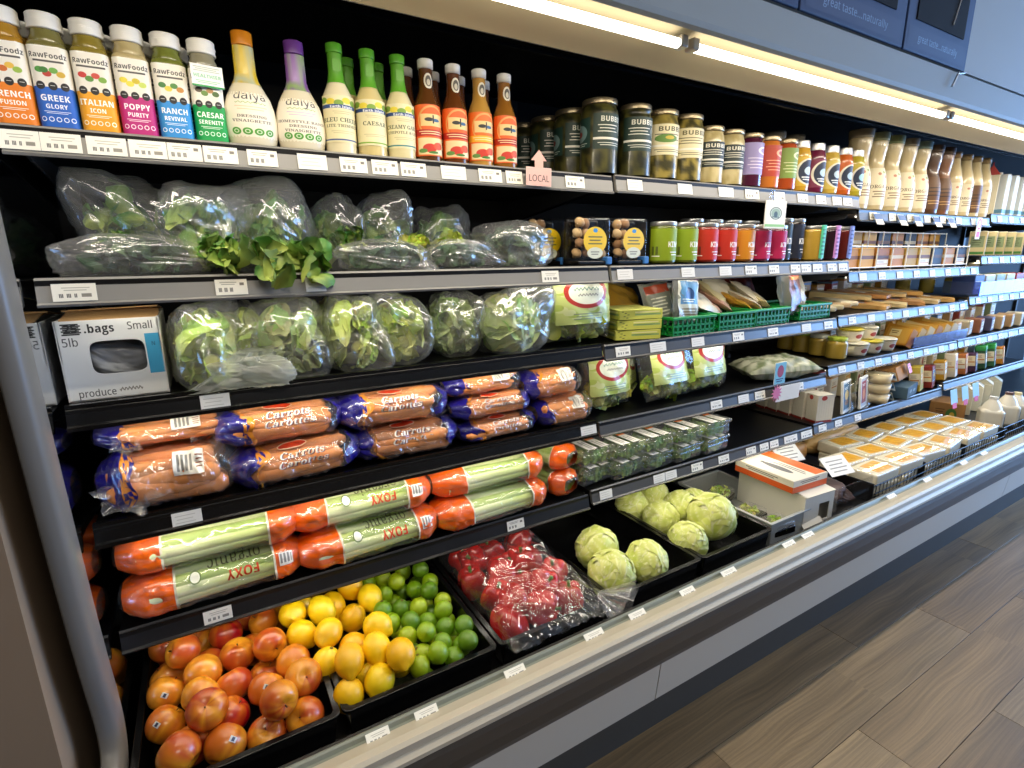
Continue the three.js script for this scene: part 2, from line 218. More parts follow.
P.orangeSide = print(200, 60, (c, w, h) => { fill(c, '#ece4d2', 0, 0, w, h); fill(c, '#dc5a1c', 0, 30, w, 30); rule(c, '#7a7468', 40, 10, 110, 2, 8, 4); });
P.notice = print(130, 90, (c, w, h) => { fill(c, '#f2efe6', 0, 0, w, h); rule(c, '#9a968c', 20, 20, 90, 4, 16, 5); });
P.pinkStar = print(90, 90, (c, w, h) => { fill(c, '#e88ab0', 0, 0, w, h); squiggle(c, '#8a2a50', 20, 40, 50, 3); });
P.redSign = print(60, 130, (c, w, h) => { fill(c, '#e6dcd8', 0, 0, w, h); ring(c, '#d8304a', 30, 40, 20, 28, 10); fill(c, '#d8304a', 10, 84, 40, 34); });
P.blueSign = print(90, 120, (c, w, h) => { fill(c, '#7ec2dc', 0, 0, w, h); disc(c, '#a8405c', 46, 50, 26, 34); rule(c, '#1e4a7c', 14, 90, 60, 2, 12, 6); });
P.taste = print(420, 64, (c, w, h) => { fill(c, '#2a4778', 0, 0, w, h); text(c, '❖ great taste...naturally ❖', w / 2, 30, 30, '#8fb0d8', 'sans-serif', 'normal', 'center', w - 30); });
P.cheese = print(130, 90, (c, w, h) => { fill(c, '#d9a444', 0, 0, w, h); fill(c, '#f0dca0', 16, 12, 60, 40); rule(c, '#8a5a1c', 22, 22, 40, 2, 10, 4); });
P.tub = print(170, 70, (c, w, h) => { fill(c, '#eadfc8', 0, 0, w, h); disc(c, '#b0483a', 60, 38, 24, 18); rule(c, '#7a8a6a', 96, 20, 60, 3, 12, 5); });
P.boxGreen = print(110, 150, (c, w, h) => { fill(c, '#d8c896', 0, 0, w, h); fill(c, '#8a9a74', 12, 30, w - 24, 70); rule(c, '#5a6a48', 20, 40, 60, 4, 14, 5); fill(c, '#4a8a3c', 6, h - 22, w - 12, 16); ring(c, '#ece8dc', w / 2, h / 2, 90, 120, 10); });
P.jug = print(110, 110, (c, w, h) => { fill(c, '#8aa8cc', 0, 0, w, h); rule(c, '#2a4a80', 14, 20, 80, 5, 17, 6); });
P.kraftPrint = print(150, 100, (c, w, h) => { fill(c, '#a9783f', 0, 0, w, h); disc(c, '#4f7f3a', 100, 54, 30, 36); disc(c, '#d8b040', 104, 56, 14, 18); rule(c, '#6a4420', 12, 24, 50, 4, 15, 5); });
const sheetMap = new THREE.CanvasTexture(sheet); sheetMap.colorSpace = THREE.SRGBColorSpace; sheetMap.magFilter = THREE.LinearFilter;
M.print = std(0xffffff, 0.5, 0, { map: sheetMap, side: THREE.DoubleSide });
M.printGloss = std(0xffffff, 0.28, 0, { map: sheetMap, side: THREE.DoubleSide });
M.printCut = std(0xffffff, 0.4, 0, { map: sheetMap, alphaTest: 0.5, side: THREE.DoubleSide });

// fine textures: wood grain for the planks, pores for citrus
function dataTex(w, h, f, srgb) {
  const d = new Uint8Array(w * h * 4);
  for (let y = 0; y < h; y++) for (let x = 0; x < w; x++) { const c = f(x / w, y / h); d.set([c[0], c[1], c[2], 255], (y * w + x) * 4); }
  const t = new THREE.DataTexture(d, w, h); t.magFilter = THREE.LinearFilter; t.wrapS = t.wrapT = THREE.RepeatWrapping; if (srgb) t.colorSpace = THREE.SRGBColorSpace; t.needsUpdate = true; return t;
}
const grain = dataTex(1024, 512, (u, v) => {
  const s = 4 * u, t = 14 * v, warp = N(s * 1.5, t * 0.5, 3) * 0.4, lines = N(s * 0.9, t * 6 + warp * 6, 8) * 0.5 + N(s * 2, t * 22 + warp * 10, 2) * 0.35 + N(s * 0.7, t * 1.2, 11) * 0.6 + N(s * 30, t * 30, 5) * 0.15;
  const k = clamp(0.7 + lines * 0.2, 0.25, 1); return [206 * k, 174 * k, 126 * k];
}, true);
const pores = dataTex(256, 256, (u, v) => { const k = 150 + 90 * N(u * 34, v * 34, 1) + 30 * N(u * 70, v * 70, 4); return [k, k, k]; });

// ---------- the room ----------
const slab = struct('floor', bx(14, 0.1, 6.2, 2.2, -0.056, 2.1), std(0x4a4034, 0.7), 'grey-brown wood-look plank floor in front of the cooler', 'floor');
const plankMats = [0xffffff, 0xeee8e0, 0xdcd6d0, 0xf8eedc, 0xcfcac4].map((c) => std(c, 0.38, 0, { map: grain }));
const plankGeos = [0, 1, 2, 3, 4, 5].map((k) => {
  const g = new RoundedBoxGeometry(1.2186, 0.006, 0.1786, 1, 0.0008), p = g.attributes.position, u = g.attributes.uv;
  for (let i = 0; i < p.count; i++) u.setXY(i, p.getX(i) / 1.6 + k * 0.37, p.getZ(i) / 0.55 + k * 0.166);
  return g;
});
for (let r = 0; r < 15; r++) for (let k = -1; k < 6; k++) {
  const m = part('plank', plankGeos[(r * 5 + k * 7 + 12) % 6], plankMats[(r * 3 + k * 11 + r * r + 20) % 5], slab);
  m.position.set(0.3 + k * 1.22 + (r * 0.43 % 1.22), -0.003, 0.27 + r * 0.18);
}
struct('ceiling', bx(14, 0.1, 6.2, 2.2, 3.15, 2.1), M.white, 'white shop ceiling above the aisle', 'ceiling');
struct('wall_back', bx(14, 3.2, 0.1, 2.2, 1.6, -0.85), M.soffit, 'grey wall behind the cooler', 'wall');
struct('wall_front', bx(14, 3.2, 0.1, 2.2, 1.6, 5.05), M.beige, 'beige wall across the aisle', 'wall');
struct('wall_left', bx(0.1, 3.2, 6.2, -4.8, 1.6, 2.1), M.beige, 'beige wall past the near end of the cooler', 'wall');
struct('wall_right', merge([bx(0.1, 0.45, 6.2, 8.05, 0.225, 2.1), bx(0.1, 0.4, 6.2, 8.05, 3.0, 2.1), bx(0.1, 2.35, 1.2, 8.05, 1.625, -0.4), bx(0.1, 2.35, 1.2, 8.05, 1.625, 4.6)]), M.white, 'white wall with the shop window at the far end of the aisle', 'wall');
{
  const w = thing('window_1', 'tall shop window at the far end of the aisle', 'window', [8.05, 0, 2.1]); w.userData.kind = 'structure';
  part('window_frame', merge([bx(0.06, 0.06, 3.8, 0, 0.48), bx(0.06, 0.06, 3.8, 0, 2.77), bx(0.06, 2.3, 0.06, 0, 1.625, -1.87), bx(0.06, 2.3, 0.06, 0, 1.625, 1.87), bx(0.06, 2.3, 0.06, 0, 1.625, 0)]), M.darkGrey, w);
  for (const s of [-1, 1]) part('pane', bx(0.008, 2.23, 1.78, 0, 1.625, s * 0.935), M.clear, w);
}
for (const [x, l] of [[0.6, 'nearer the wrapped end of the cooler'], [4.2, 'nearer the shop window']]) {
  const t = thing('ceiling_light', `flat square ceiling light panel ${l}`, 'light', [x, 3.09, 2.6], 0, 'ceiling lights over the aisle');
  part('frame', merge([bx(1.24, 0.02, 0.04, 0, 0, 0.3), bx(1.24, 0.02, 0.04, 0, 0, -0.3), bx(0.04, 0.02, 0.6, 0.6), bx(0.04, 0.02, 0.6, -0.6)]), M.white, t);
  part('diffuser', bx(1.16, 0.01, 0.56), std(0xffffff, 0.6, 0, { emissive: ROOM, emissiveIntensity: 2 }), t);
  area('ceiling_lamp', ROOM, ROOM_I * 8, 1.1, 0.5, [x, 3.075, 2.6], [x, 0, 2.6]);
}

// ---------- the cooler shell ----------
const X0 = -0.03, X1 = 6.6;
const cooler = thing('cooler', 'long open black refrigerated display case with steel bumper', 'display case');
part('back_panel', bx(X1 - X0, 1.9, 0.03, (X0 + X1) / 2, 1.0, -0.56), M.blackMatt, cooler);
for (let k = 0; k <= 5; k++) part("upright", bx(0.03, 1.5, 0.02, 1.22 * k + 0.005, 1.15, -0.535), M.darkGrey, cooler);
part('inner_ceiling', merge([bx(X1 - X0, 0.02, 0.68, (X0 + X1) / 2, 1.915, -0.235), extrudeX([[0.09, 1.825], [0.105, 1.818], [0.11, 1.905], [0.09, 1.905]], X0, X1), bx(X1 - X0, 0.008, 0.012, (X0 + X1) / 2, 1.872, -0.06)]), M.black, cooler);
part('lamp_reflector', extrudeX([[0.105, 1.819], [0.2, 1.842], [0.268, 1.852], [0.275, 1.87], [0.1, 1.87]], X0, X1), M.reflector, cooler);
part('lamp_baffle', extrudeX([[0.268, 1.846], [0.292, 1.836], [0.292, 1.87], [0.27, 1.87]], X0, X1), std(0x8a7a6c, 0.5), cooler);
part('fascia', extrudeX([[0.286, 1.834], [0.296, 1.826], [0.306, 1.83], [0.309, 1.84], [0.305, 1.915], [0.285, 1.915]], X0, X1), M.fascia, cooler);
for (const [a, b] of [[X0, 2.335], [2.341, X1]]) part('upper_panel', bx(b - a, 1.16, 0.03, (a + b) / 2, 2.505, 0.285), M.soffit, cooler);
part('upper_gap', bx(X1 - X0, 0.012, 0.02, (X0 + X1) / 2, 1.92, 0.28), M.darkGrey, cooler);
part('top', bx(X1 - X0, 0.03, 0.85, (X0 + X1) / 2, 1.94, -0.15), M.darkGrey, cooler);
// bumper, panels and kick plate at the front
part('price_channel', extrudeX([[0.245, 0.46], [0.245, 0.479], [0.25, 0.482], [0.254, 0.479], [0.258, 0.472], [0.268, 0.474], [0.268, 0.46]], X0, X1), std(0x8f9488, 0.4, 0.3), cooler);
part('bumper_rail', extrudeX([[0.268, 0.45], [0.268, 0.476], [0.3, 0.489], [0.318, 0.491], [0.326, 0.486], [0.328, 0.476], [0.325, 0.471], [0.33, 0.468], [0.337, 0.463], [0.338, 0.455], [0.33, 0.445]], X0, X1), M.steel, cooler);
part('bumper', extrudeX([[0.337, 0.452], [0.339, 0.44], [0.332, 0.4], [0.312, 0.35], [0.288, 0.308], [0.25, 0.308], [0.25, 0.452]], X0, X1), M.bumper, cooler);
for (const [a, b] of [[X0, 1.194], [1.198, 3.634], [3.638, X1]]) part('front_panel', extrudeX([[0.282, 0.308], [0.268, 0.172], [0.255, 0.168], [0.255, 0.308]], a, b), M.panel, cooler);
part('kick_plate', extrudeX([[0.262, 0.172], [0.225, 0.15], [0.215, 0.0], [0.2, 0.0], [0.2, 0.172]], X0, X1), M.kick, cooler);
part('deck', merge([bx(X1 - X0, 0.03, 0.8, (X0 + X1) / 2, 0.355, -0.15), bx(X1 - X0, 0.3, 0.6, (X0 + X1) / 2, 0.19, -0.25), bx(X1 - X0, 0.12, 0.012, (X0 + X1) / 2, 0.415, 0.24)]), M.black, cooler);
{ // return-air grille: one bar per slot, in the strip between trays and rail
  const bars_ = []; for (let k = 0; k < 200; k++) bars_.push(bx(0.012, 0.01, 0.06, 0.02 + k * 0.0325, 0.4, 0.203));
  part('air_grille', merge([...bars_, bx(X1 - X0, 0.012, 0.01, (X0 + X1) / 2, 0.4, 0.17)]), M.blackGloss, cooler);
}
// end wall with its polished inner face and the grey front trim
part('mirror_panel', extrudeX([[-.56, .34], [.2, .34], [.2, .405], [.12, .412], [.06, .424], [.02, .452], [0.0, .5], [-.002, .57], [.01, .65], [.03, .88], [.045, 1.25], [.05, 1.9], [-.56, 1.9]], -0.014, -0.003), M.mirror, cooler);
{
  const path = [[1.95, 0.075], [1.6, 0.072], [1.25, 0.07], [1.05, 0.062], [0.88, 0.052], [0.75, 0.042], [0.65, 0.03], [0.57, 0.018], [0.51, 0.016], [0.47, 0.03], [0.44, 0.07], [0.425, 0.14], [0.42, 0.25]];
  const f = [];
  const sec = [[-0.002, -0.024], [0, -0.014], [-0.004, 0.012], [-0.014, 0.024], [-0.034, 0.026], [-0.038, 0.02], [-0.038, -0.026], [-0.002, -0.024]];
  const curve = new THREE.CatmullRomCurve3(path.map(([y, z]) => new THREE.Vector3(0, y, z)));
  f.push(grid(7, 60, (u, v) => {
    const t = curve.getTangent(v), p = curve.getPoint(v), s = sec[Math.round(u * 7)], n = new THREE.Vector3(0, t.z, -t.y);
    return [s[0], p.y + n.y * s[1], p.z + n.z * s[1]];
  }));
  part('end_trim', merge(f), std(0x74726e, 0.35, 0, { side: THREE.DoubleSide }), cooler);
  part('end_panel', extrudeX([[-0.56, 0.02], [0.2, 0.02], [0.23, 0.4], [0.12, 0.42], [0.03, 0.46], [0.005, 0.55], [0.045, 0.9], [0.055, 1.3], [0.06, 1.93], [-0.56, 1.93]], -0.034, -0.014), M.darkGrey, cooler);
}
struct('column', bx(1.4, 2.6, 0.75, -0.775, 1.3, -0.275), M.beige, 'beige wood-look column beside the near end of the cooler', 'column');
// canopy lamps: one tube and one area light for each four-foot length
for (let k = 0; k < 4; k++) {
  const t = thing('tube_lamp', `${['glowing tube lamp above the dressing bottles', 'glowing tube lamp above the pickle jars', 'glowing tube lamp above the cream-coloured milk bottles', 'glowing tube lamp at the far end of the cooler canopy'][k]}`, 'lamp', [0.61 + 1.22 * k - 0.025, 1.822, 0.243], 0, 'tube lamps under the canopy');
  part('tube', new THREE.CylinderGeometry(0.0095, 0.0095, 1.165, 16).rotateZ(Math.PI / 2), M.lamp, t);
  for (const s of [-1, 1]) part('socket', rb(0.02, 0.024, 0.026, 0.004, s * 0.593, 0.003, 0), M.silverLid, t);
  area('tube_light', LAMP, LAMP_I, 1.16, 0.0145, [0.585 + 1.22 * k, 1.8115, 0.241], [0.585 + 1.22 * k, 0.9, 0.12]);
}
// signs on the panel above the canopy
for (const [x, w, l] of [[1.17, 0.6, 'dark blue picture sign above the canopy, its lettering cut by the frame edge'], [1.707, 0.462, 'dark blue great taste sign above the canopy, left of its neighbour with the knife'], [2.135, 0.378, 'dark blue great taste sign with a silver knife at the canopy seam']]) {
  const h = 0.36, t = thing('hanging_sign', l, 'sign', [x, 1.922, 0.304], 0, 'blue signs above the canopy');
  part('board', rb(w, h, 0.008, 0.003, 0, h / 2, 0), std(0x2a4778, 0.55), t);
  part('picture', rb(w * 0.76, h - 0.1, 0.004, 0.0015, 0, h / 2 + 0.028, 0.005), std(0x0d0b0a, 0.85), t);
  part('lettering', card(w * 0.92, 0.05, P.taste, 0, 0.036, 0.0045), M.print, t);
  if (x > 2) {
    const blade = new THREE.Shape([[0, 0], [0.1, -0.012], [0.118, 0.008], [0.1, 0.022], [0, 0.02]].map(([a, b]) => new THREE.Vector2(a, b)));
    part('knife', place(new THREE.ExtrudeGeometry(blade, { depth: 0.003, bevelEnabled: false }), [-0.17, 0.17, 0.008], [0, 0, 0.25]), M.silverLid, t);
    part('wire', rod([0.06, 0.1, 0.009], [0.12, 0.28, 0.009], 0.0015), M.white, t);
  }
}
solo('wire_hook', merge([rod([2.325, 1.92, 0.312], [2.3, 1.912, 0.318], 0.0022), rod([2.3, 1.912, 0.318], [2.262, 1.905, 0.316], 0.0022), rod([2.268, 1.91, 0.316], [2.24, 1.868, 0.316], 0.003)]), M.silverLid, 'small bent wire hook hanging below the knife sign', 'hook');

// ---------- shelves ----------
const TAGS = [
  [[.028, .048], [.078, .051], [.136, .053], [.192, .053], [.245, .051], [.3, .054], [.368, .051], [.456, .054], [.535, .054], [.599, .055], [.661, .056], [.754, .06], [.846, .06], [.91, .045], [1.089, .06], [1.292, .055], [1.487, .06], [1.667, .07], [1.793, .07], [1.936, .058], [2.067, .06], [2.178, .06], [2.28, .06], [2.35, .06]],
  [[.056, .059], [.289, .054], [.441, .039], [1.019, .053], [1.274, .058], [1.529, .058], [1.702, .058], [1.831, .06], [1.956, .056], [2.081, .058], [2.145, .058], [2.218, .06], [2.314, .06], [2.39, .06]],
  [[.235, .051], [1.293, .057], [1.436, .068], [1.616, .06], [1.82, .06], [2.014, .06], [2.222, .06], [2.372, .06]],
  [[.156, .052], [1.182, .058], [1.752, .06], [1.9, .06], [1.996, .06], [2.243, .06]],
  [[.18, .055], [.942, .057], [1.282, .051], [1.52, .055], [1.577, .055], [1.71, .06], [1.856, .06], [2.017, .06], [2.1, .055], [2.165, .055], [2.277, .09], [2.39, .08], [2.508, .06], [2.634, .057], [2.796, .055]],
];
const SH = [ // top height per section, front edge z
  [1.594, 1.362, 1.137, 0.902, 0.655], [1.598, 1.361, 1.137, 0.9, 0.665], [1.553, 1.32, 1.143, 0.934, 0.672], [1.573, 1.37, 1.164, 0.937, 0.7],
];
const ZF = [0.0, -0.006, -0.023, -0.037, -0.065];
const WHAT = [
  ['holding the salad dressing bottles', 'holding the bagged dark leafy greens', 'holding the bagged lettuces and the cardboard carton', 'holding the carrot bags', 'holding the celery bags'],
  ['holding the pickle and sauerkraut jars', 'holding the bright kimchi jars', 'holding the green plastic baskets', 'holding the salad bags with red ovals', 'holding the herb boxes'],
  ['holding the cream-coloured milk bottles', 'holding the white wire rack', 'holding the fanned flat packets', 'holding the tubs and cheese wedges', 'holding the red-footed cartons'],
  ['holding the tall white cartons', 'holding the upright green-footed boxes', 'with the far clear bin', 'at the far end, carrying small packs', 'at the far end, carrying green-topped packs'],
];
const railMat = (k, s) => (s < 2 && k < 2 ? M.greyRail : k === 0 ? (s === 4 ? M.endRail : M.blackGloss) : M.shadedGreyRail);
const tagGeos = {};
for (let k = 0; k < 4; k++) for (let s = 0; s < 5; s++) {
  const x0 = 1.22 * k + 0.006, x1 = 1.22 * (k + 1) - 0.006, y = SH[k][s], zf = ZF[s], h = k === 0 && (s === 2 || s === 3) ? 0.032 : 0.042;
  const t = thing('shelf', `${['black', 'black', 'dark', 'dark'][k]} cooler shelf ${WHAT[k][s]}`, 'shelf', [0, 0, 0], 0, 'cooler shelves');
  part('board', bx(x1 - x0, 0.014, 0.52 + zf - 0.004, (x0 + x1) / 2, y - 0.009, (zf - 0.52 - 0.004) / 2), M.black, t);
  for (const x of [x0 + 0.012, x1 - 0.012]) part('bracket', extrudeX([[-0.52, y - 0.016], [zf - 0.05, y - 0.016], [zf - 0.06, y - 0.03], [-0.52, y - 0.085]], x - 0.002, x + 0.002), M.darkGrey, t);
  const rail = extrudeX([[zf - 0.014, y], [zf - 0.009, y + 0.002], [zf - 0.006, y - 0.002], [zf + 0.002, y - h + 0.004], [zf + 0.008, y - h + 0.001], [zf + 0.006, y - h - 0.003], [zf - 0.006, y - h], [zf - 0.014, y - 0.012]], x0, x1);
  part('price_rail', rail, railMat(k, s), t);
  if (k === 0 && (s === 2 || s === 3)) part('front_lip', merge([bx(x1 - x0, 0.006, 0.012, (x0 + x1) / 2, y + 0.004, zf - 0.012), bx(x1 - x0, 0.007, 0.01, (x0 + x1) / 2, y - h - 0.002, zf + 0.004)]), M.blackGloss, t);
  // lamp strip tucked behind the rail, shining down on the goods below
  part('lamp_strip', rb(x1 - x0 - 0.06, 0.007, 0.012, 0.003, (x0 + x1) / 2, y - 0.024, zf - 0.028), M.stripGlow, t);
  area('shelf_light', STRIP, STRIP_I, 1.15, 0.012, [(x0 + x1) / 2, y - 0.031, zf - 0.028], [(x0 + x1) / 2, y - 0.25, zf - 0.06]);
  const tags = k < 2 || s === 4 ? TAGS[s].filter(([x]) => x > x0 && x < x1) : [0.1, 0.25, 0.4, 0.55, 0.7, 0.86, 1.02, 1.14].map((d) => [x0 + d, 0.055]);
  for (const [x, w] of tags) {
    const gi = (Math.round(x * 50) + s) % 3, key = w + '_' + gi;
    tagGeos[key] ??= card(w, 0.029, [P.price, P.price2, P.priceBlank][gi]);
    const m = part('price_tag', tagGeos[key], M.print, t);
    m.position.set(x, y - h / 2 - 0.001, zf + 0.0006); m.rotation.x = -0.2;
  }
}
for (const [x, w] of [[.425, .046], [.526, .049], [.738, .052], [.965, .057], [1.109, .054], [1.296, .054], [1.471, .061], [1.766, .06], [1.871, .06], [2.422, .06], [2.715, .06], [3.057, .06], [3.273, .06]]) {
  const m = part('price_tag', (tagGeos['d' + w] ??= merge([card(w, 0.024, P.price2)])), M.print, cooler); m.position.set(x, 0.481, 0.272); m.rotation.x = -1.0;
}

// ---------- top shelf: bottles and jars ----------
const TOP = 1.6, LOW = 1.5955, Z1 = -0.05;                    // the first shelf length sits a little lower
function ribbon(path, y0, h, c) {                            // an upright printed band along a path of [x, z] points
  const L = [0]; for (let i = 1; i < path.length; i++) L.push(L[i - 1] + Math.hypot(path[i][0] - path[i - 1][0], path[i][1] - path[i - 1][1]));
  const T = L[L.length - 1], n = path.length - 1;
  const g = grid(n, 1, (u, v) => { const p = path[Math.round(u * n)]; return [p[0], y0 + v * h, p[1]]; });
  for (let j = 0; j < 2; j++) for (let i = 0; i <= n; i++) g.attributes.uv.setXY(j * (n + 1) + i, L[i] / T, j);
  return uvTo(g, c);
}
function roundedPath(w, d, r, sides = 1) {                   // left side, front and right side of a rounded square
  const p = [[-w / 2, -d / 2 * 0 - d * 0.3]]; const arc = (cx_, cz, a0, a1) => { for (let i = 0; i <= 5; i++) { const a = lerp(a0, a1, i / 5); p.push([cx_ + r * Math.cos(a), cz + r * Math.sin(a)]); } };
  arc(-w / 2 + r, d / 2 - r, Math.PI, Math.PI / 2); arc(w / 2 - r, d / 2 - r, Math.PI / 2, 0); p.push([w / 2, -d * 0.3]); return p;
}
const squareParts = {
  body: merge([rb(0.05, 0.136, 0.05, 0.011, 0, 0.069, 0, 4), lathe([[0.021, 0.13], [0.024, 0.134], [0.0225, 0.142], [0.02, 0.147], [0.0195, 0.158]], 24)]),
  lid: merge([lathe([[0, 0.179], [0.0205, 0.179], [0.0222, 0.177], [0.0222, 0.159], [0.0228, 0.156], [0.021, 0.154], [0, 0.154]], 36), lathe([[0.0226, 0.168], [0.0232, 0.166], [0.0226, 0.164]], 36)]),
};
function squareBottle(x, z, cell, hex, label) {
  const t = thing('dressing_bottle', label, 'bottle', [x, TOP, z], 0, 'square dressing bottles with white lids');
  part('body', squareParts.body, gloss(hex), t); part('lid', squareParts.lid, M.whiteLid, t);
  part('label', ribbon(roundedPath(0.0508, 0.0508, 0.0112), 0.004, 0.122, cell), M.print, t); t.position.y = LOW; t.scale.y = 0.955; return t;
}
const sq = [[.026, P.french, 0xb0832c, 'orange'], [.078, P.greek, 0x7a7440, 'royal blue'], [.131, P.italian, 0x8a7a30, 'yellow'], [.185, P.poppy, 0xb9a878, 'magenta pink'], [.239, P.ranch, 0x6f7630, 'sky blue'], [.293, P.caesar, 0x8f8a72, 'green']];
for (const [x, c, h, n] of sq) squareBottle(x, Z1, c, h, `square dressing bottle with the ${n} label in the front row`);
for (const [x, c, h, n] of sq.slice(0, 5)) squareBottle(x + 0.012, Z1 - 0.06, c, h, `square dressing bottle with a white lid directly behind the ${n} one`);
{
  const t = solo('shelf_card', place(card(0.05, 0.036, P.healthier), [0.296, LOW + 0.108, -0.02], [-0.05, 0.12, 0]), M.print, 'white and green card in front of the green-labelled dressing bottle', 'card');
}
{ // pear-shaped bottles
  const prof = [[0, 0.001], [0.036, 0.001], [0.041, 0.006], [0.0455, 0.028], [0.0455, 0.05], [0.043, 0.072], [0.037, 0.092], [0.028, 0.109], [0.0205, 0.122], [0.0178, 0.134], [0.017, 0.18]];
  const wrapP = [[0.0355, 0.095], [0.0208, 0.1225], [0.0182, 0.134], [0.0176, 0.181]];
  for (const [x, cap, sleeve, fruit, cell, n] of [[.361, 0xe08a1c, 0xb9bfa0, 0xe2c22a, P.daiya1, 'orange'], [.45, 0x6a3a8c, 0x8fae6a, 0x8a5aa8, P.daiya2, 'purple']]) {
    const t = thing('pear_bottle', `pear-shaped cream dressing bottle with ${n} cap`, 'bottle', [x, LOW, Z1], 0, 'pear-shaped dressing bottles'); t.scale.y = 0.96;
    part('body', lathe(prof, 36).scale(1, 1, 0.62), gloss(0xe6dcc0), t);
    part('neck_sleeve', paint(lathe([[0.0252, 0.1145], ...wrapP.slice(1)], 32).scale(1.01, 1, 0.64), (a, b, c) => mixc(new THREE.Color(sleeve).toArray(), new THREE.Color(fruit).toArray(), clamp(N(a * 90, b * 70, c * 90) * 2 + 0.5, 0, 1))), M.waxy, t);
    part('cap', merge([lathe([[0, 0.206], [0.0165, 0.206], [0.018, 0.204], [0.018, 0.184], [0.0172, 0.181], [0, 0.181]], 30).scale(1, 1, 0.8)]), gloss(cap), t);
    part('label', latheLabel(prof.slice(2, 8).map(([r, y]) => [r, clamp(y, 0.012, 0.105)]), 0.0008, 2.5, cell).scale(1, 1, 0.62), M.print, t);
  }
}
{ // green-capped round bottles
  const prof = [[0, 0.001], [0.027, 0.001], [0.03, 0.004], [0.0305, 0.1], [0.028, 0.116], [0.021, 0.132], [0.0155, 0.145], [0.0135, 0.16], [0.013, 0.196]];
  const make = (x, z, cell, hex, l) => {
    const t = thing('round_bottle', l, 'bottle', [x, LOW, z], 0, 'green-capped dressing bottles'); t.scale.y = 0.965;
    part('body', lathe(prof), gloss(hex), t);
    part('neck_sleeve', merge([lathe([[0.0188, 0.1385], [0.0162, 0.1455], [0.0142, 0.16], [0.0137, 0.196]]), card(0.016, 0.022, P.badge, 0, 0.172, 0.0146)].map((g) => g)), std(0x5fa62a, 0.35), t);
    part('cap', lathe([[0, 0.2135], [0.0148, 0.2135], [0.016, 0.212], [0.016, 0.198], [0.0152, 0.195], [0, 0.195]]), gloss(0x5aa82c), t);
    if (cell) part('label', latheLabel([[0.0305, 0.022], [0.0305, 0.112]], 0.0006, 3.0, cell), M.print, t);
  };
  make(.526, Z1, P.blueCheese, 0xe8ddb8, 'green-capped dressing bottle beside the purple-capped pear bottle');
  make(.591, Z1, P.caesarDressing, 0xd8c68a, 'middle of the three front green-capped dressing bottles');
  make(.655, Z1, P.creamy, 0xe4d9a8, 'green-capped dressing bottle beside the orange-labelled sauce bottles');
  make(.566, Z1 - 0.068, P.caesarDressing, 0xd8c68a, 'green-capped bottle behind the gap between the first two green-capped ones');
  make(.632, Z1 - 0.068, P.caesarDressing, 0xd8c68a, 'green-capped bottle behind the gap between the last two green-capped ones');
}
{ // orange-labelled sauce bottles
  const prof = [[0, 0.001], [0.026, 0.001], [0.0285, 0.004], [0.029, 0.105], [0.0275, 0.12], [0.022, 0.136], [0.0165, 0.15], [0.0145, 0.17], [0.0145, 0.195]];
  const make = (x, z, cell, hex, l, front = true) => {
    const t = thing('sauce_bottle', l, 'bottle', [x, LOW, z], 0, 'orange-labelled sauce bottles with white caps'); t.scale.y = 0.97;
    part('body', lathe(prof), gloss(hex), t);
    part('cap', merge([lathe([[0, 0.2145], [0.0155, 0.2145], [0.0168, 0.213], [0.0168, 0.197], [0, 0.197]], 30)]), M.whiteLid, t);
    part('label', merge([latheLabel([[0.029, 0.012], [0.029, 0.104], [0.0275, 0.119]], 0.0006, 3.2, cell)]), M.print, t);
    if (front) part('neck_badge', latheLabel([[0.0152, 0.153], [0.0148, 0.186]], 0.0008, 1.5, P.badge), M.printCut, t);
  };
  [[.718, P.hot, 0x5a3414, 'beside the green caps'], [.783, P.hot, 0x5e3212, 'second in the front row'], [.848, P.hotYellow, 0xb88a3e, 'with the yellow stripe'], [.914, P.hot, 0x8a5a1e, 'last in the front row, above the pink note']].forEach(([x, c, h, n]) => make(x, Z1, c, h, `orange-labelled sauce bottle with white cap, ${n}`));
  [[.697, 'first'], [.762, 'second'], [.828, 'third'], [.894, 'fourth']].forEach(([x, n]) => make(x, Z1 - 0.068, P.hot, 0x5e3212, `white-capped sauce bottle in the back row behind the ${n} front sauce bottle`, false));
}
function jar(name, label, group, pos, { r, h, lid = 0.014, lidR = 0.94, lidMat = M.tinLid, body, cell, y0, lh, arc = 3.0, turn = 0, neck = 0.8, cat = 'jar', mottled }) {
  const t = thing(name, label, cat, pos, turn, group), yb = h - lid;
  const prof = [[0, 0.001], [r * 0.92, 0.001], [r, 0.007], [r, yb * neck], [r * 0.97, yb * (neck + 0.07)], [r * 0.86, yb * 0.97], [r * 0.85, yb]];
  const g = lathe(prof, 26);
  if (mottled) { // lumps pressed against the glass
    const full = new THREE.LatheGeometry(Array.from({ length: 25 }, (_, i) => { const y = 0.004 + (yb - 0.004) * i / 24; let rad = r; for (let k = 2; k < prof.length - 1; k++) if (y >= prof[k][1] && y <= prof[k + 1][1]) rad = lerp(prof[k][0], prof[k + 1][0], (y - prof[k][1]) / Math.max(1e-6, prof[k + 1][1] - prof[k][1])); return new THREE.Vector2(rad, y); }), 34);
    part('body', paint(full, (x, y, z) => mixc(mottled[0], mottled[1], clamp(0.5 + 2.2 * N(x * 60 + pos[0] * 9, y * 38, z * 60), 0, 1))), M.waxy, t);
  } else part('body', g, gloss(body), t);
  part('lid', lathe([[0, h], [r * lidR * 0.95, h], [r * lidR, h - 0.002], [r * lidR, yb + 0.001], [r * lidR * 0.96, yb - 0.001], [0, yb - 0.001]], 28), lidMat, t);
  if (cell) part('label', latheLabel([[r, y0], [r, y0 + lh]], 0.0006, arc, cell), M.print, t);
  return t;
}
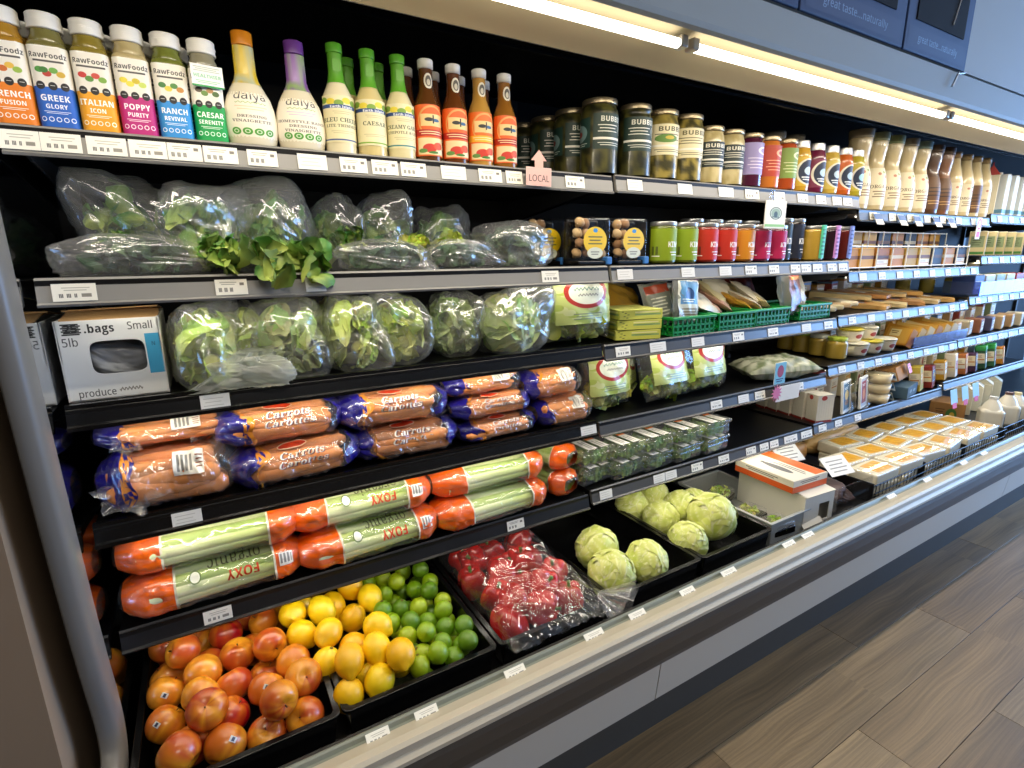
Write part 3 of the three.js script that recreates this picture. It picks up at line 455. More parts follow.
{
  const pick = [[0.018, 0.02, 0.008], [0.09, 0.085, 0.02]], chips = [[0.05, 0.045, 0.012], [0.36, 0.28, 0.06]], kraut = [[0.45, 0.36, 0.15], [0.62, 0.53, 0.28]];
  const col = 'dark green pickle jars in a column';
  [[1.212, -.06, 'frontmost of the column beside the last orange bottle'], [1.196, -.16, 'second from the front of its column'], [1.18, -.26, 'third from the front of its column'], [1.164, -.36, 'fourth from the front of its column'], [1.148, -.46, 'hindmost of its column']].forEach(([x, z, n], i) => {
    const t = jar('pickle_jar', `large dark green pickle jar, ${n}`, col, [x, x > 1.2 ? TOP : LOW, z], { r: 0.05, h: 0.187, mottled: pick, cell: P.pickle, y0: 0.062, lh: 0.086, arc: 2.2, turn: 0.1, neck: 0.86 });
    part('side_label', latheLabel([[0.05, 0.067], [0.05, 0.14]], 0.0006, 1.5, P.pickleSide, 12, -2.0), M.print, t);
  });
  jar('pickle_jar', 'dark green pickle jar behind the shelf seam, beside the cream-labelled jars', 'pickle jars', [1.33, TOP, Z1], { r: 0.046, h: 0.186, mottled: pick, cell: P.pickle, y0: 0.066, lh: 0.085, arc: 2.6, turn: -0.12 });
  jar('pickle_jar', 'pickle chip jar with cream label and green picture', 'pickle jars', [1.432, TOP, Z1], { r: 0.048, h: 0.184, mottled: chips, cell: P.chips, y0: 0.064, lh: 0.080, turn: 0 });
  jar('pickle_jar', 'pickle chip jar with plain cream label beside the sauerkraut', 'pickle jars', [1.535, TOP, Z1], { r: 0.048, h: 0.184, mottled: chips, cell: P.relish, y0: 0.064, lh: 0.080, turn: -0.12 });
  jar('sauerkraut_jar', 'pale sauerkraut jar with black label beside the pickle chips', 'sauerkraut jars', [1.635, TOP, Z1], { r: 0.0445, h: 0.164, mottled: kraut, cell: P.kraut, y0: 0.047, lh: 0.071, turn: -0.12 });
  jar('sauerkraut_jar', 'pale sauerkraut jar with black label beside the lilac-labelled jar', 'sauerkraut jars', [1.73, TOP, Z1], { r: 0.0445, h: 0.164, mottled: kraut, cell: P.kraut, y0: 0.047, lh: 0.071, turn: -0.12 });
  jar('ferment_jar', 'deep purple vegetable jar with lilac label', 'fermented vegetable jars', [1.825, TOP, Z1], { r: 0.0445, h: 0.163, body: 0x4a1430, cell: P.beet, y0: 0.038, lh: 0.095, arc: 3.4 });
  jar('ferment_jar', 'orange vegetable jar with rust red label', 'fermented vegetable jars', [1.918, TOP, Z1], { r: 0.0445, h: 0.163, body: 0xc8742c, cell: P.carrotLabel, y0: 0.038, lh: 0.095, arc: 3.4 });
  jar('ferment_jar', 'red-bottomed vegetable jar with olive green label', 'fermented vegetable jars', [2.011, TOP, Z1], { r: 0.0445, h: 0.163, body: 0xa8481c, cell: P.dill, y0: 0.038, lh: 0.095, arc: 3.4 });
  [[2.1, P.ov1, 0xc89a2c, 'golden'], [2.192, P.ov2, 0x6a1a3c, 'burgundy'], [2.282, P.ov3, 0xcfae48, 'pale yellow'], [2.37, P.ov4, 0xcc6420, 'bright orange'], [2.45, P.ov5, 0xbcae30, 'lime yellow']].forEach(([x, c, b, n]) =>
    jar('drink_bottle', `${n} squat bottle with dark oval label and silver lid`, 'squat bottles with oval labels', [x, TOP, Z1], { r: 0.038, h: 0.168, lid: 0.024, lidR: 0.8, lidMat: M.silverLid, body: b, cell: c, y0: 0.019, lh: 0.095, arc: 3.0, turn: -0.12, cat: 'bottle' }));
  for (const [x, n] of [[2.2, 'burgundy'], [2.32, 'pale yellow']]) jar('creamer_bottle', `grey-capped cream bottle standing behind the ${n} squat bottle`, 'grey-capped cream bottles', [x, TOP, -.22], { r: 0.045, h: 0.24, lid: 0.03, lidR: 0.9, lidMat: std(0x8d8878, 0.4), body: 0xd8cba8, cat: 'bottle' });
}
{ // milk bottles with wide caps on the lower third shelf
  const Y = 1.555, prof = [[0, 0.001], [0.044, 0.001], [0.049, 0.006], [0.05, 0.07], [0.05, 0.1], [0.045, 0.135], [0.036, 0.165], [0.033, 0.185], [0.035, 0.21], [0.039, 0.235], [0.04, 0.262]];
  const make = (x, hex, cap, cell, l, s = 1, group = 'milk bottles with wide caps') => {
    const t = thing('milk_bottle', l, 'bottle', [x, Y, -0.06], -0.25, group);
    part('body', lathe(prof).scale(s, s, s), gloss(hex, 0.35), t);
    part('cap', lathe([[0, 0.292], [0.041, 0.292], [0.043, 0.289], [0.0415, 0.264], [0.0425, 0.26], [0, 0.26]]).scale(s, s, s), std(cap, 0.45), t);
    part('label', latheLabel([[0.05, 0.02], [0.05, 0.1], [0.0455, 0.133], [0.0375, 0.16]].map(([r, y]) => [r * s, y * s]), 0.0008, 2.6, cell), M.print, t);
  };
  [2.5, 2.618, 2.737, 2.856, 2.975].forEach((x, i) => make(x, 0xdcc99a, [0xb0a489, 0x9aa07a, 0x97a274, 0xa89a80, 0x88a094][i], P.milk, `cream wide-capped milk bottle, ${['first, next to the squat bottles', 'second in its row', 'third in its row', 'fourth in its row', 'fifth, next to the brown bottles'][i]}`));
  [3.09, 3.2].forEach((x, i) => make(x, [0x5a3a24, 0x8a5a38][i], 0x5e4630, P.milkBrown, ['dark chocolate-brown milk bottle beside the cream ones', 'lighter brown milk bottle beside the slim cream bottles'][i], 0.985));
  const slim = [[0, 0.001], [0.04, 0.001], [0.044, 0.006], [0.044, 0.15], [0.036, 0.19], [0.026, 0.225], [0.023, 0.252]];
  [3.31, 3.43, 3.535, 3.64].forEach((x, i) => {
    const t = thing('slim_milk_bottle', `slim cream milk bottle with tan cap, ${['beside the brown bottles', 'second in its row', 'with the brown side, third in its row', 'beside the red and white carton'][i]}`, 'bottle', [x, Y, -0.06], -0.25, 'slim milk bottles');
    part('body', lathe(slim), gloss(0xdcc99a, 0.35), t); part('cap', lathe([[0, 0.28], [0.024, 0.28], [0.026, 0.278], [0.026, 0.254], [0, 0.254]]), std(0xb39a70, 0.45), t);
    part('label', latheLabel([[0.044, 0.02], [0.044, 0.145]], 0.0008, 2.6, i === 2 ? P.milkBrown : P.milk), M.print, t);
  });
  const c = thing('drink_carton', 'red-topped white drink carton beside the slim milk bottles', 'carton', [3.77, 1.575, -0.07], 0.35);
  part('body', rb(0.07, 0.19, 0.07, 0.003, 0, 0.095, 0), M.cream, c);
  part('gable', extrudeX([[-0.035, 0.19], [0, 0.235], [0, 0.25], [0.004, 0.25], [0.004, 0.235], [0.035, 0.19]], -0.035, 0.035), std(0xc23a34, 0.5), c);
  [3.9, 4.01, 4.12, 4.23].forEach((x, i) => {
    const t = thing('tall_carton', `tall white carton, ${ORD[i]} of the row past the red-topped carton`, 'carton', [x, 1.575, -0.08], 0.15, 'tall white cartons at the end of the top shelf');
    part('body', rb(0.1, 0.2, 0.09, 0.004, 0, 0.1, 0), std(0xdfe6e6, 0.5), t); part('spout', cyl(0.015, 0.014, 0.014, 0, 0.2, 0), M.whiteLid, t); part('stripe', rb(0.101, 0.02, 0.091, 0.002, 0, 0.02, 0), std(0x6aa0c0, 0.5), t);
  });
}
// notes clipped to the top rail
{
  const t = thing('local_note', 'pink paper note reading LOCAL with a paper arrow above it', 'note', [0.969, 1.575, 0.016], 0);
  part('paper', rb(0.072, 0.042, 0.0012, 0.0005), std(0xf0d6d0, 0.8), t); part('lettering', card(0.07, 0.04, P.local, 0, 0, 0.0009), M.print, t);
  const arrow = new THREE.Shape([[-0.012, 0], [-0.012, 0.016], [-0.022, 0.016], [0, 0.04], [0.022, 0.016], [0.012, 0.016], [0.012, 0]].map(([a, b]) => new THREE.Vector2(a, b)));
  part('arrow', new THREE.ExtrudeGeometry(arrow, { depth: 0.001, bevelEnabled: false }).translate(0, 0.02, 0), std(0xe4b4a6, 0.8), t);
  const s = thing('organic_sign', 'small cream hanging sign with round leaf emblem on the top rail', 'sign', [1.893, 1.515, 0.02]);
  part('plate', rb(0.11, 0.088, 0.003, 0.001), M.paper, s); part('emblem', card(0.105, 0.085, P.organicSign, 0, 0, 0.002), M.print, s);
  part('hanger', new THREE.TorusGeometry(0.026, 0.003, 8, 24, Math.PI).translate(-0.01, 0.05, 0), M.clear, s); part('clip', rb(0.05, 0.03, 0.006, 0.002, 0, 0.055, -0.008), M.clear, s);
  const r = thing('red_ticket', 'red and white oval ticket hanging below the slim milk bottles', 'ticket', [3.5, 1.5, 0.012]);
  part('ticket_plate', rb(0.05, 0.1, 0.002, 0.0008), M.paper, r); part('ticket_print', card(0.048, 0.098, P.redSign, 0, 0, 0.0012), M.print, r);
  [2.56, 2.75, 2.88, 3.06, 3.2].forEach((x, i) => {
    const k = thing('blue_tag', `blue and white shelf tag slanting off the milk bottle rail, ${ORD[i]} along`, 'tag', [x, 1.52, 0.014], 0, 'slanting blue shelf tags');
    part('tag_plate', rb(0.055, 0.05, 0.0015, 0.0006).rotateX(-0.5), M.paper, k); part('tag_band', rb(0.055, 0.024, 0.0008, 0.0003, 0, 0.01, 0.0014).rotateX(-0.5), std(0x2f5f9c, 0.5), k);
  });
}

// ---------- second shelf, right of the greens: mushroom boxes and kimchi ----------
const mushroomGeo = merge([lathe([[0, 0.016], [0.008, 0.015], [0.014, 0.009], [0.015, 0.003], [0.012, 0], [0.006, 0.001], [0.006, -0.01], [0, -0.011]], 12)]);
[[1.095, -.16, 'half hidden beside the kale bag'], [1.178, -.06, 'beside the half hidden one'], [1.318, -.06, 'beside the green kimchi jars']].forEach(([x, z, n], k) => {
  const w = 0.115, h = 0.125, t = thing('mushroom_box', `clear mushroom box with round yellow sticker, ${n}`, 'box', [x, 1.365, z], 0.05, 'clear mushroom boxes');
  part('tray', merge([rb(w, h, 0.02, 0.008, 0, h / 2, -0.025), rb(w, 0.012, 0.07, 0.004, 0, 0.007, 0)]), M.blackGloss, t);
  for (let i = 0; i < 14; i++) { const m = part('mushroom', mushroomGeo, std([0xb08f62, 0x8f6a44, 0xc2a67a][i % 3], 0.7), t); m.position.set(-0.04 + (i % 4) * 0.027 + rr(-.004, .004), 0.03 + Math.floor(i / 4) * 0.027, 0.005 + rr(-.006, .006)); m.rotation.set(rr(0.6, 1.8), rr(0, 6), 0); }
  part('cover', rb(w + 0.004, h + 0.002, 0.06, 0.01, 0, h / 2 + 0.002, 0.004), M.clear, t);
  part('sticker', card(0.1, 0.088, P.yellowBadge, 0, 0.06, 0.0352), M.printCut, t);
  part('tape', rb(0.02, 0.022, 0.03, 0.004, 0.05, 0.012, 0.026), std(0x3a78c0, 0.4), t);
});
{
  const o = (cell, body) => ({ r: 0.04, h: 0.122, lid: 0.012, lidR: 0.98, lidMat: M.silverLid, body, cell, y0: 0.01, lh: 0.092, arc: 3.6, neck: 0.92, turn: -0.05 });
  const K = [[1.46, P.kGreen, 0x5a641c, 'green-labelled kimchi jar beside the mushroom boxes'], [1.553, P.kGreen, 0x5a641c, 'green-labelled kimchi jar beside the red ones'], [1.646, P.kRed, 0x7c2418, 'red-labelled kimchi jar beside the green ones'], [1.738, P.kRed, 0x7c2418, 'red-labelled kimchi jar beside the orange one'], [1.83, P.kOrange, 0x8a5418, 'orange-labelled kimchi jar between the red and magenta ones'], [1.918, P.kPink, 0x5c1834, 'magenta-labelled kimchi jar beside the orange one'], [2.005, P.kPink, 0x5c1834, 'magenta-labelled kimchi jar beside the dark tall ones']];
  for (const [x, c, b, l] of K) jar('kimchi_jar', l, 'bright kimchi jars', [x, 1.365, Z1], o(c, b));
  for (const [x, c, l] of [[2.09, P.kDark, 'tall jar with dark grey label behind the magenta kimchi'], [2.165, P.kNavy, 'tall jar with navy label before the strip-labelled jars']]) jar('kimchi_jar', l, 'tall dark jars', [x, 1.365, Z1 - 0.03], { ...o(c, 0x3a2c24), h: 0.15, lh: 0.12, r: 0.036 });
  for (const [x, l] of [[1.72, 'first'], [1.82, 'second'], [1.92, 'third'], [2.02, 'fourth']]) jar('back_jar', `silver-lidded jar in the back row behind the kimchi, ${l} along`, 'back row jars behind the kimchi', [x, 1.365, -0.17], { ...o(null, 0x6a4a2a), h: 0.145 });
  for (const [x, c, b, l] of [[2.24, P.sGreen, 0xb9963a, 'amber jar with a mint green paper strip'], [2.335, P.sPurple, 0x2a1420, 'dark jar with a lilac paper strip'], [2.43, P.sBlue, 0x5e1a16, 'dark red jar with a periwinkle paper strip']]) {
    const t = jar('strip_jar', l, 'jars with paper strips', [x, 1.365, Z1], { ...o(null, b), h: 0.125, r: 0.04 });
    part('paper_strip', merge([latheLabel([[0.04, 0.008], [0.04, 0.127]], 0.002, 0.9, c, 6, 0.1)]), M.print, t);
  }
}

// ---------- leaves, film bags ----------
function leaf(L, W, curl, ruffle, base, tip, sd, nu = 6, nv = 9) {   // grows along +y from the origin
  return grid(nu, nv, (u, v) => {
    const s = (u - 0.5) * 2, w = W * Math.pow(Math.sin(Math.PI * (0.08 + 0.86 * v)), 0.7) * (0.55 + 0.75 * v), e = Math.abs(s);
    return [s * w / 2, v * L * (1 - 0.05 * e), curl * L * v * v + e * e * w * 0.3 + ruffle * e * Math.sin(v * 22 + sd + s * 3) * (0.3 + v) + N(s * 2 + sd, v * 4, sd) * ruffle * 0.8];
  }, (u, v) => { const e = Math.abs(u - 0.5) * 2, vein = Math.max(0, 1 - e * 6) * (1 - v * 0.6); return mixc(mixc(base, tip, clamp(v * 1.2 + e * 0.4 - 0.15 + 0.25 * N(u * 6, v * 6, sd), 0, 1)), [0.62, 0.68, 0.34], vein * 0.7); });
}
const KINDS = {
  chard: [[0.5, 0.6, 0.12], [0.09, 0.22, 0.03], 0.006], romaine: [[0.75, 0.8, 0.42], [0.34, 0.5, 0.1], 0.007], kale: [[0.12, 0.2, 0.08], [0.02, 0.075, 0.03], 0.01], herb: [[0.34, 0.46, 0.1], [0.16, 0.3, 0.05], 0.004], pale: [[0.85, 0.86, 0.5], [0.55, 0.66, 0.16], 0.008], endive: [[0.8, 0.82, 0.3], [0.46, 0.6, 0.05], 0.008],
};
function cluster(kind, n, sx, sy, sz, L, W, sd) {                    // loose heap of leaves in an ellipsoid
  const [b, t, ruf] = KINDS[kind], out = [];
  for (let i = 0; i < n; i++) {
    const a = rr(0, 6.28), q = Math.sqrt(rnd()), x = Math.cos(a) * q * sx, z = Math.sin(a) * q * sz, y = rr(-1, 1) * sy * Math.sqrt(1 - q * q * 0.8), k = rr(0.8, 1.15);
    const g = leaf(L * k, W * k, rr(-0.25, 0.35), ruf, b.map((c) => c * k), t.map((c) => c * rr(0.75, 1.25)), i * 3.1 + sd, 5, 6).translate(0, -L / 2, 0);
    out.push(place(g, [x, y, z], [rr(-1.2, 1.2), rr(0, 6.28), rr(-1.3, 1.3)]));
  }
  return merge(out);
}
function head(kind, n, L, W, sd) {                                    // a bunch with leaves standing round one base, along +y
  const [b, t, ruf] = KINDS[kind], out = [];
  for (let i = 0; i < n; i++) {
    const a = i * 2.4 + sd, rad = 0.006 + 0.05 * W / 0.1 * Math.sqrt(i / n) * 0.5;
    const g = leaf(L * rr(0.85, 1.05), W * rr(0.85, 1.15), 0.12 + 0.25 * (i / n), ruf, b, t.map((c) => c * rr(0.75, 1.25)), i * 1.7 + sd, 6, 9);
    out.push(place(place(g, [0, 0, 0], [0.12 + 0.2 * i / n, 0, 0]), [Math.sin(a) * rad, 0, Math.cos(a) * rad], [0, a, 0]));
  }
  return merge(out);
}
const ridge = (x, y, z) => 1 - Math.abs(N(x, y, z)) * 2.2;
function blob(sx, sy, sz, sd, amp = 0.2, spikes = 4) {                // a limp thin bag resting on y = 0, its folds running from the corners
  const g = new THREE.SphereGeometry(1, 84, 56), p = g.attributes.position, corner = [];
  for (let j = 0; j < spikes; j++) { const a = sd * 2.7 + j * 2.1, e = 0.75 * Math.sin(sd * 1.3 + j * 4.1); corner.push(new THREE.Vector3(Math.cos(a) * Math.cos(e), Math.sin(e), Math.sin(a) * Math.cos(e))); }
  const side = corner.map((c) => { const s = new THREE.Vector3(-c.z, 0.1, c.x).normalize(); return [s, new THREE.Vector3().crossVectors(c, s).normalize()]; }), d = new THREE.Vector3();
  for (let i = 0; i < p.count; i++) {
    let x = p.getX(i), y = p.getY(i), z = p.getZ(i); const q = Math.pow(Math.abs(x) ** 2.6 + Math.abs(y) ** 2.6 + Math.abs(z) ** 2.6, -1 / 2.6);
    let k = 1 + amp * N(x * 1.6 + sd, y * 1.6, z * 1.6);
    d.set(x, y, z);
    corner.forEach((c, j) => {
      const near = Math.max(0, d.dot(c)), ca = d.dot(side[j][0]), sa = d.dot(side[j][1]), l = Math.hypot(ca, sa) + 1e-4;
      k += 1.1 * amp * near ** 9 + amp * 0.42 * near ** 1.5 * Math.min(1, l * 4) * (ridge(ca / l * 2.6 + sd, sa / l * 2.6 + j * 7, near * 1.1) - 0.5);
    });
    k += amp * 0.13 * (ridge(x * 5 + sd, y * 9, z * 5) - 0.5) + amp * 0.08 * (ridge(x * 13 + sd, y * 8, z * 13) - 0.5);
    k *= q; x *= k; y *= k; z *= k; p.setXYZ(i, x * sx, clamp((y + 0.8) * sy, 0, sy * 1.9), z * sz);
  }
  g.computeVertexNormals(); return g;
}
function within(g, sx, sy, sz) {                                      // leaves pressed inside the bag
  const p = g.attributes.position;
  for (let i = 0; i < p.count; i++) { const x = p.getX(i), y = p.getY(i) - sy * 0.8, z = p.getZ(i), q = (Math.abs(x / sx) ** 2.6 + Math.abs(y / sy) ** 2.6 + Math.abs(z / sz) ** 2.6) ** (1 / 2.6), k = q > 0.9 ? 0.9 / q : 1; p.setXYZ(i, x * k, Math.max(0.004, y * k + sy * 0.8), z * k); }
  g.computeVertexNormals(); return g;
}
const inBag = (name, label, group, pos, turn, [sx, sy, sz], kind, n, sd, film = M.film, L = 0.13, W = 0.07) => {
  const t = thing(name, label, 'bagged greens', pos, turn, group);
  part('leaves', within(cluster(kind, n, sx * 0.66, sy * 0.6, sz * 0.66, L, W, sd).translate(0, sy * 0.8, 0), sx, sy, sz), M.veg, t).userData.kind = 'stuff';
  part('bag', blob(sx, sy, sz, sd), film, t); return t;
};
function gather(r, L, sd) {                                           // the flared loose end of a tied bag, along +z
  return grid(30, 8, (u, v) => { const a = u * 6.283, k = (0.12 + v * 1.0) * r * (1 + 0.25 * Math.sin(a * 5 + sd) + 0.14 * Math.sin(a * 11 + sd * 2)); return [Math.cos(a) * k, Math.sin(a) * k * 0.7, v * L]; });
}
{ // second shelf: dark leafy greens in clear bags
  const Y = 1.364, G = 'clear bags of dark leafy greens';
  const B = [ // x, z, half sizes, kind, label tail, tuft [dx, dy, dz, size]
    [.135, -.2, [.085, .1, .11], 'chard', 'with a tall pointed top, nearest the mirrored end', [-.03, .05, .1, .05]],
    [.14, -.075, [.115, .04, .065], 'kale', 'sagging flat over the rail above the long blank tag', null],
    [.255, -.13, [.07, .094, .09], 'chard', 'with yellow-green leaf tips poking out low at the front', [.03, .04, .075, .055]],
    [.39, -.16, [.085, .102, .1], 'chard', 'above the dark leaves that hang over the rail', null],
    [.53, -.19, [.052, .096, .08], 'chard', 'narrow, with one round tuft of greens at its front', [.0, .07, .06, .05]],
    [.645, -.18, [.058, .1, .08], 'chard', 'with a crumpled white top and a green tuft', [.03, .055, .07, .05]],
    [.61, -.07, [.1, .036, .05], 'kale', 'lying flat below the two bags with green tufts', null],
    [.79, -.2, [.075, .085, .08], 'chard', 'set back, with green leaves showing beside the kale', [.0, .06, .07, .055]],
    [.81, -.075, [.095, .036, .05], 'kale', 'lying flat and crumpled beside the kale bag', null],
    [.965, -.085, [.1, .062, .065], 'kale', 'packed with blue-green kale beside the mushroom boxes', null],
    [.115, -.39, [.09, .075, .09], 'kale', 'at the back behind the pointed bag', null],
    [.45, -.38, [.12, .085, .09], 'chard', 'at the back behind the hanging leaves', null],
  ];
  B.forEach(([x, z, s, kind, l, tuft], i) => {
    const t = inBag('greens_bag', `clear bag of leafy greens ${l}`, G, [x, Y, z], rr(-0.25, 0.25), s, kind, i === 9 ? 34 : 22, i * 5.3 + 1, M.film, 0.085, 0.045);
    if (tuft) part('leaf_tuft', place(cluster(i % 2 ? 'endive' : 'chard', 20, tuft[3] * 0.6, tuft[3] * 0.4, 0.014, 0.042, 0.034, i), [tuft[0], tuft[1], s[2] * 0.93]), M.veg, t).userData.kind = 'stuff';
  });
  const h = thing('loose_greens', 'dark green leaves with yellow stems hanging loose over the second rail', 'greens', [.375, Y, -.03]);
  part('leaves', merge([cluster('chard', 30, .1, .03, .03, .07, .05, 3).translate(0, .03, 0), cluster('chard', 8, .06, .02, .015, .06, .04, 9).translate(.03, -.0, .035)]), M.veg, h).userData.kind = 'stuff';
}
{ // third shelf: carton and bagged lettuces
  const Y = 1.139;
  const c = thing('cardboard_carton', 'white cardboard carton marked bags Small 5lb with an oval cut-out', 'carton', [.083, Y, -.185], 0.0);
  const w = .152, h = .148, d = .22, hole = new THREE.Path(); { const a = .042, b = .031, n = 5; for (let i = 0; i < 40; i++) { const t = i / 40 * 6.2832, X = .008 + a * Math.sign(Math.cos(t)) * Math.abs(Math.cos(t)) ** (2 / n), Y2 = .078 + b * Math.sign(Math.sin(t)) * Math.abs(Math.sin(t)) ** (2 / n); i ? hole.lineTo(X, Y2) : hole.moveTo(X, Y2); } }
  const face = new THREE.Shape([[-w / 2, 0], [w / 2, 0], [w / 2, h], [-w / 2, h]].map(([a, b]) => new THREE.Vector2(a, b))); face.holes.push(hole);
  const fg = new THREE.ExtrudeGeometry(face, { depth: 0.003, bevelEnabled: false }).translate(0, 0, d / 2 - .003), fu = fg.attributes.uv, fp = fg.attributes.position;
  for (let i = 0; i < fp.count; i++) fu.setXY(i, clamp((fp.getX(i) + w / 2) / w, 0, 1), clamp(fp.getY(i) / h, 0, 1));
  part('printed_front', uvTo(fg, P.carton), M.print, c);
  part('walls', merge([bx(.003, h, d, -w / 2, h / 2), bx(.003, h, d, w / 2, h / 2), bx(w, .003, d, 0, .0015), bx(w, h, .003, 0, h / 2, -d / 2)]), std(0xcfccc4, 0.8), c);
  part('flap', merge([place(bx(w, .003, d * 0.55), [0, h + .008, -.03], [-.1, 0, 0.02]), place(bx(w * 0.96, .003, .1), [.004, h + .004, .06], [.12, 0, -.03])]), std(0xb9905c, 0.8), c);
  part('liner_bag', blob(.055, .05, .06, 4).translate(0, .02, .03), std(0x9a9c9e, 0.3), c);
  const G = 'clear bags of pale lettuce';
  const B = [
    [.232, -.12, [.062, .092, .085], 'endive', 'beside the white carton, stems forward', true], [.3, -.058, [.058, .034, .042], null, 'small empty crumpled bag end over the rail'], [.3, -.2, [.06, .09, .09], 'pale', 'cloudy, behind the crumpled bag end', false],
    [.405, -.15, [.08, .092, .09], 'pale', 'with a pale knotted top, left of the yellow-stemmed pair', false], [.535, -.12, [.062, .094, .085], 'endive', 'with thick yellow stems turned to the front', true], [.655, -.14, [.062, .092, .09], 'endive', 'second with bright yellow stems', true],
    [.81, -.16, [.07, .092, .09], 'romaine', 'set back between the stems and the blue-green one', false], [.955, -.1, [.095, .094, .08], 'romaine', 'largest, bluish green, beside the red oval salad bag', false], [.5, -.36, [.13, .09, .09], 'pale', 'at the back behind the knotted top', false],
  ];
  B.forEach(([x, z, s, kind, l, stems], i) => {
    if (!kind) { const t = thing('empty_bag', 'small crumpled clear bag end lying over the third rail', 'bag', [x, Y, z], 0.2); part('bag', blob(...s, 71, 0.5, 6), M.haze, t); return; }
    const t = inBag('lettuce_bag', `clear bag of pale lettuce ${l}`, G, [x, Y, z], rr(-.2, .2), s, kind, 26, i * 7.7 + 30, M.film, 0.15, 0.06);
    part('lettuce_head', within(place(head(kind, 12, s[2] * 1.75, 0.1, i), [0, s[1] * 0.75, s[2] * 0.75], [-1.75, 0, rr(-.3, .3)]), ...s), M.veg, t).userData.kind = 'stuff';
    if (stems) part('stem_end', place(lathe([[0, 0.006], [0.012, 0.006], [0.016, 0], [0.016, -0.02], [0, -0.022]], 14), [rr(-.01, .01), s[1] * 0.6, s[2] * 0.72], [1.3, 0, 0]), std(0xb9b86a, 0.6), t);
  });
}
const tubePoint = (L, a, b, sd, wr, pinch) => (u, th, off = 0) => {   // surface of a long soft bag along x
  const e = Math.min(1, Math.sin(Math.PI * clamp(u, 0.0, 1.0)) * 1.0 / pinch + 0.12), k = Math.min(1, e) ** 0.45, w = 1 + wr * N(u * 7 + sd, Math.cos(th) * 1.5, Math.sin(th) * 1.5 + sd) + wr * 0.6 * (ridge(u * 16 + sd, Math.cos(th) * 2.5, Math.sin(th) * 2.5) - 0.6);
  const cs = Math.cos(th), sn = Math.sin(th), n = 2.8, q = (Math.abs(cs) ** n + Math.abs(sn) ** n) ** (-1 / n);
  return [(u - 0.5) * L, b + (b * k * w * q + off) * sn, (a * k * w * q + off) * cs];
};
function tubePatch(pt, u0, u1, t0, t1, nu, nt, off = 0.0012) { return grid(nu, nt, (u, v) => pt(lerp(u0, u1, u), lerp(t0, t1, v), off)); }
function crinkled(pt, sd) { return grid(70, 44, (u, v) => { const c = Math.cos(v * 6.2832), n = Math.sin(v * 6.2832); return pt(u, v * 6.2832, 0.0004 + 0.0042 * Math.max(0, ridge(u * 5 + c + sd, c * 4.5, n * 4.5 + sd) - 0.35) * Math.min(1, 0.35 + Math.abs(u - 0.5) * 1.6)); }); }
const ragged = (pt, u0, u1, sd, k) => grid(10, 36, (u, v) => { const th = v * 6.2832; return pt(lerp(u0, u1 + k * (Math.sin(th * 2 + sd) + 0.6 * Math.sin(th * 5 + sd * 3)), u), th, 0.0014); });
const carrotGeo = [0, 1, 2].map((k) => paint(lathe([[0, 0], [0.004, 0.002], [0.0095, 0.018], [0.0125, 0.06], [0.014, 0.12 + k * 0.01], [0.013, 0.16 + k * 0.012], [0.006, 0.172 + k * 0.012], [0, 0.172 + k * 0.012]], 9).rotateZ(-Math.PI / 2).translate(-0.088, 0, 0), (x, y, z) => mixc([0.74, 0.22, 0.04], [0.86, 0.36, 0.12], clamp(0.5 + 1.6 * N(x * 130, y * 10, k), 0, 1))));
const carrotMat = phys(0xffffff, 0.45, { vertexColors: true }), bandYellow = std(0xe8942a, 0.4, 0, { side: THREE.DoubleSide }), blueCuff = phys(0x231a86, 0.28, { clearcoat: 0.5, side: THREE.DoubleSide });
function carrotBag(label, pos, [L, a, b], turn, roll, sd, back) {
  const t = thing('carrot_bag', label, 'bag of carrots', pos, turn, 'clear bags of carrots with blue ends'); t.rotation.z = roll;
  const pt = tubePoint(L, a, b, sd, 0.15, 0.55);
  for (let i = 0; i < 14; i++) {                                      // carrots lying round the inside of the film
    const th = i / 14 * 6.2832 + 0.2, cs = Math.cos(th), sn = Math.sin(th), q = (Math.abs(cs) ** 2.8 + Math.abs(sn) ** 2.8) ** (-1 / 2.8), m = part('carrot', carrotGeo[(i + Math.floor(sd * 7)) % 3], carrotMat, t);
    m.position.set(rr(-.01, .01), b + b * 0.62 * q * sn, a * 0.76 * q * cs); m.scale.set(L / 0.235 * 0.88, b / 0.034, 1.15); m.rotation.y = (i % 2 ? Math.PI : 0) + rr(-.05, .05);
  }
  part('bag', crinkled(pt, sd), M.wrap, t);
  part('blue_end', ragged(pt, 0.02, pos[0] > 0.2 ? 0.2 : 0.24, sd, 0.05), blueCuff, t);
  if (!back) part('blue_end', ragged(pt, 0.98, 0.86, sd, 0.04), blueCuff, t);
  part('printed_band', ragged(pt, 0.2, 0.235, sd, 0.05), bandYellow, t);
  const lbl = tubePatch(pt, back ? 0.5 : 0.22, back ? 0.78 : 0.82, 0.0, 1.25, 20, 10, 0.0042); uvTo(lbl, back ? P.carrotBack : P.carrot);
  part('printed_label', lbl, M.printCut, t);
  if (pos[0] > 0.2) part('bag_tail', place(gather(b * 0.85, 0.045, sd), [-L / 2 + 0.006, b * 0.9, 0], [0, -Math.PI / 2, 0]), M.film, t);
  else part('bag_tail', place(gather(b * 0.8, 0.05, sd), [-L / 2 + 0.07, b * 0.95, a * 0.6], [0.1, -0.25, 0]), M.film, t);
  return t;
}
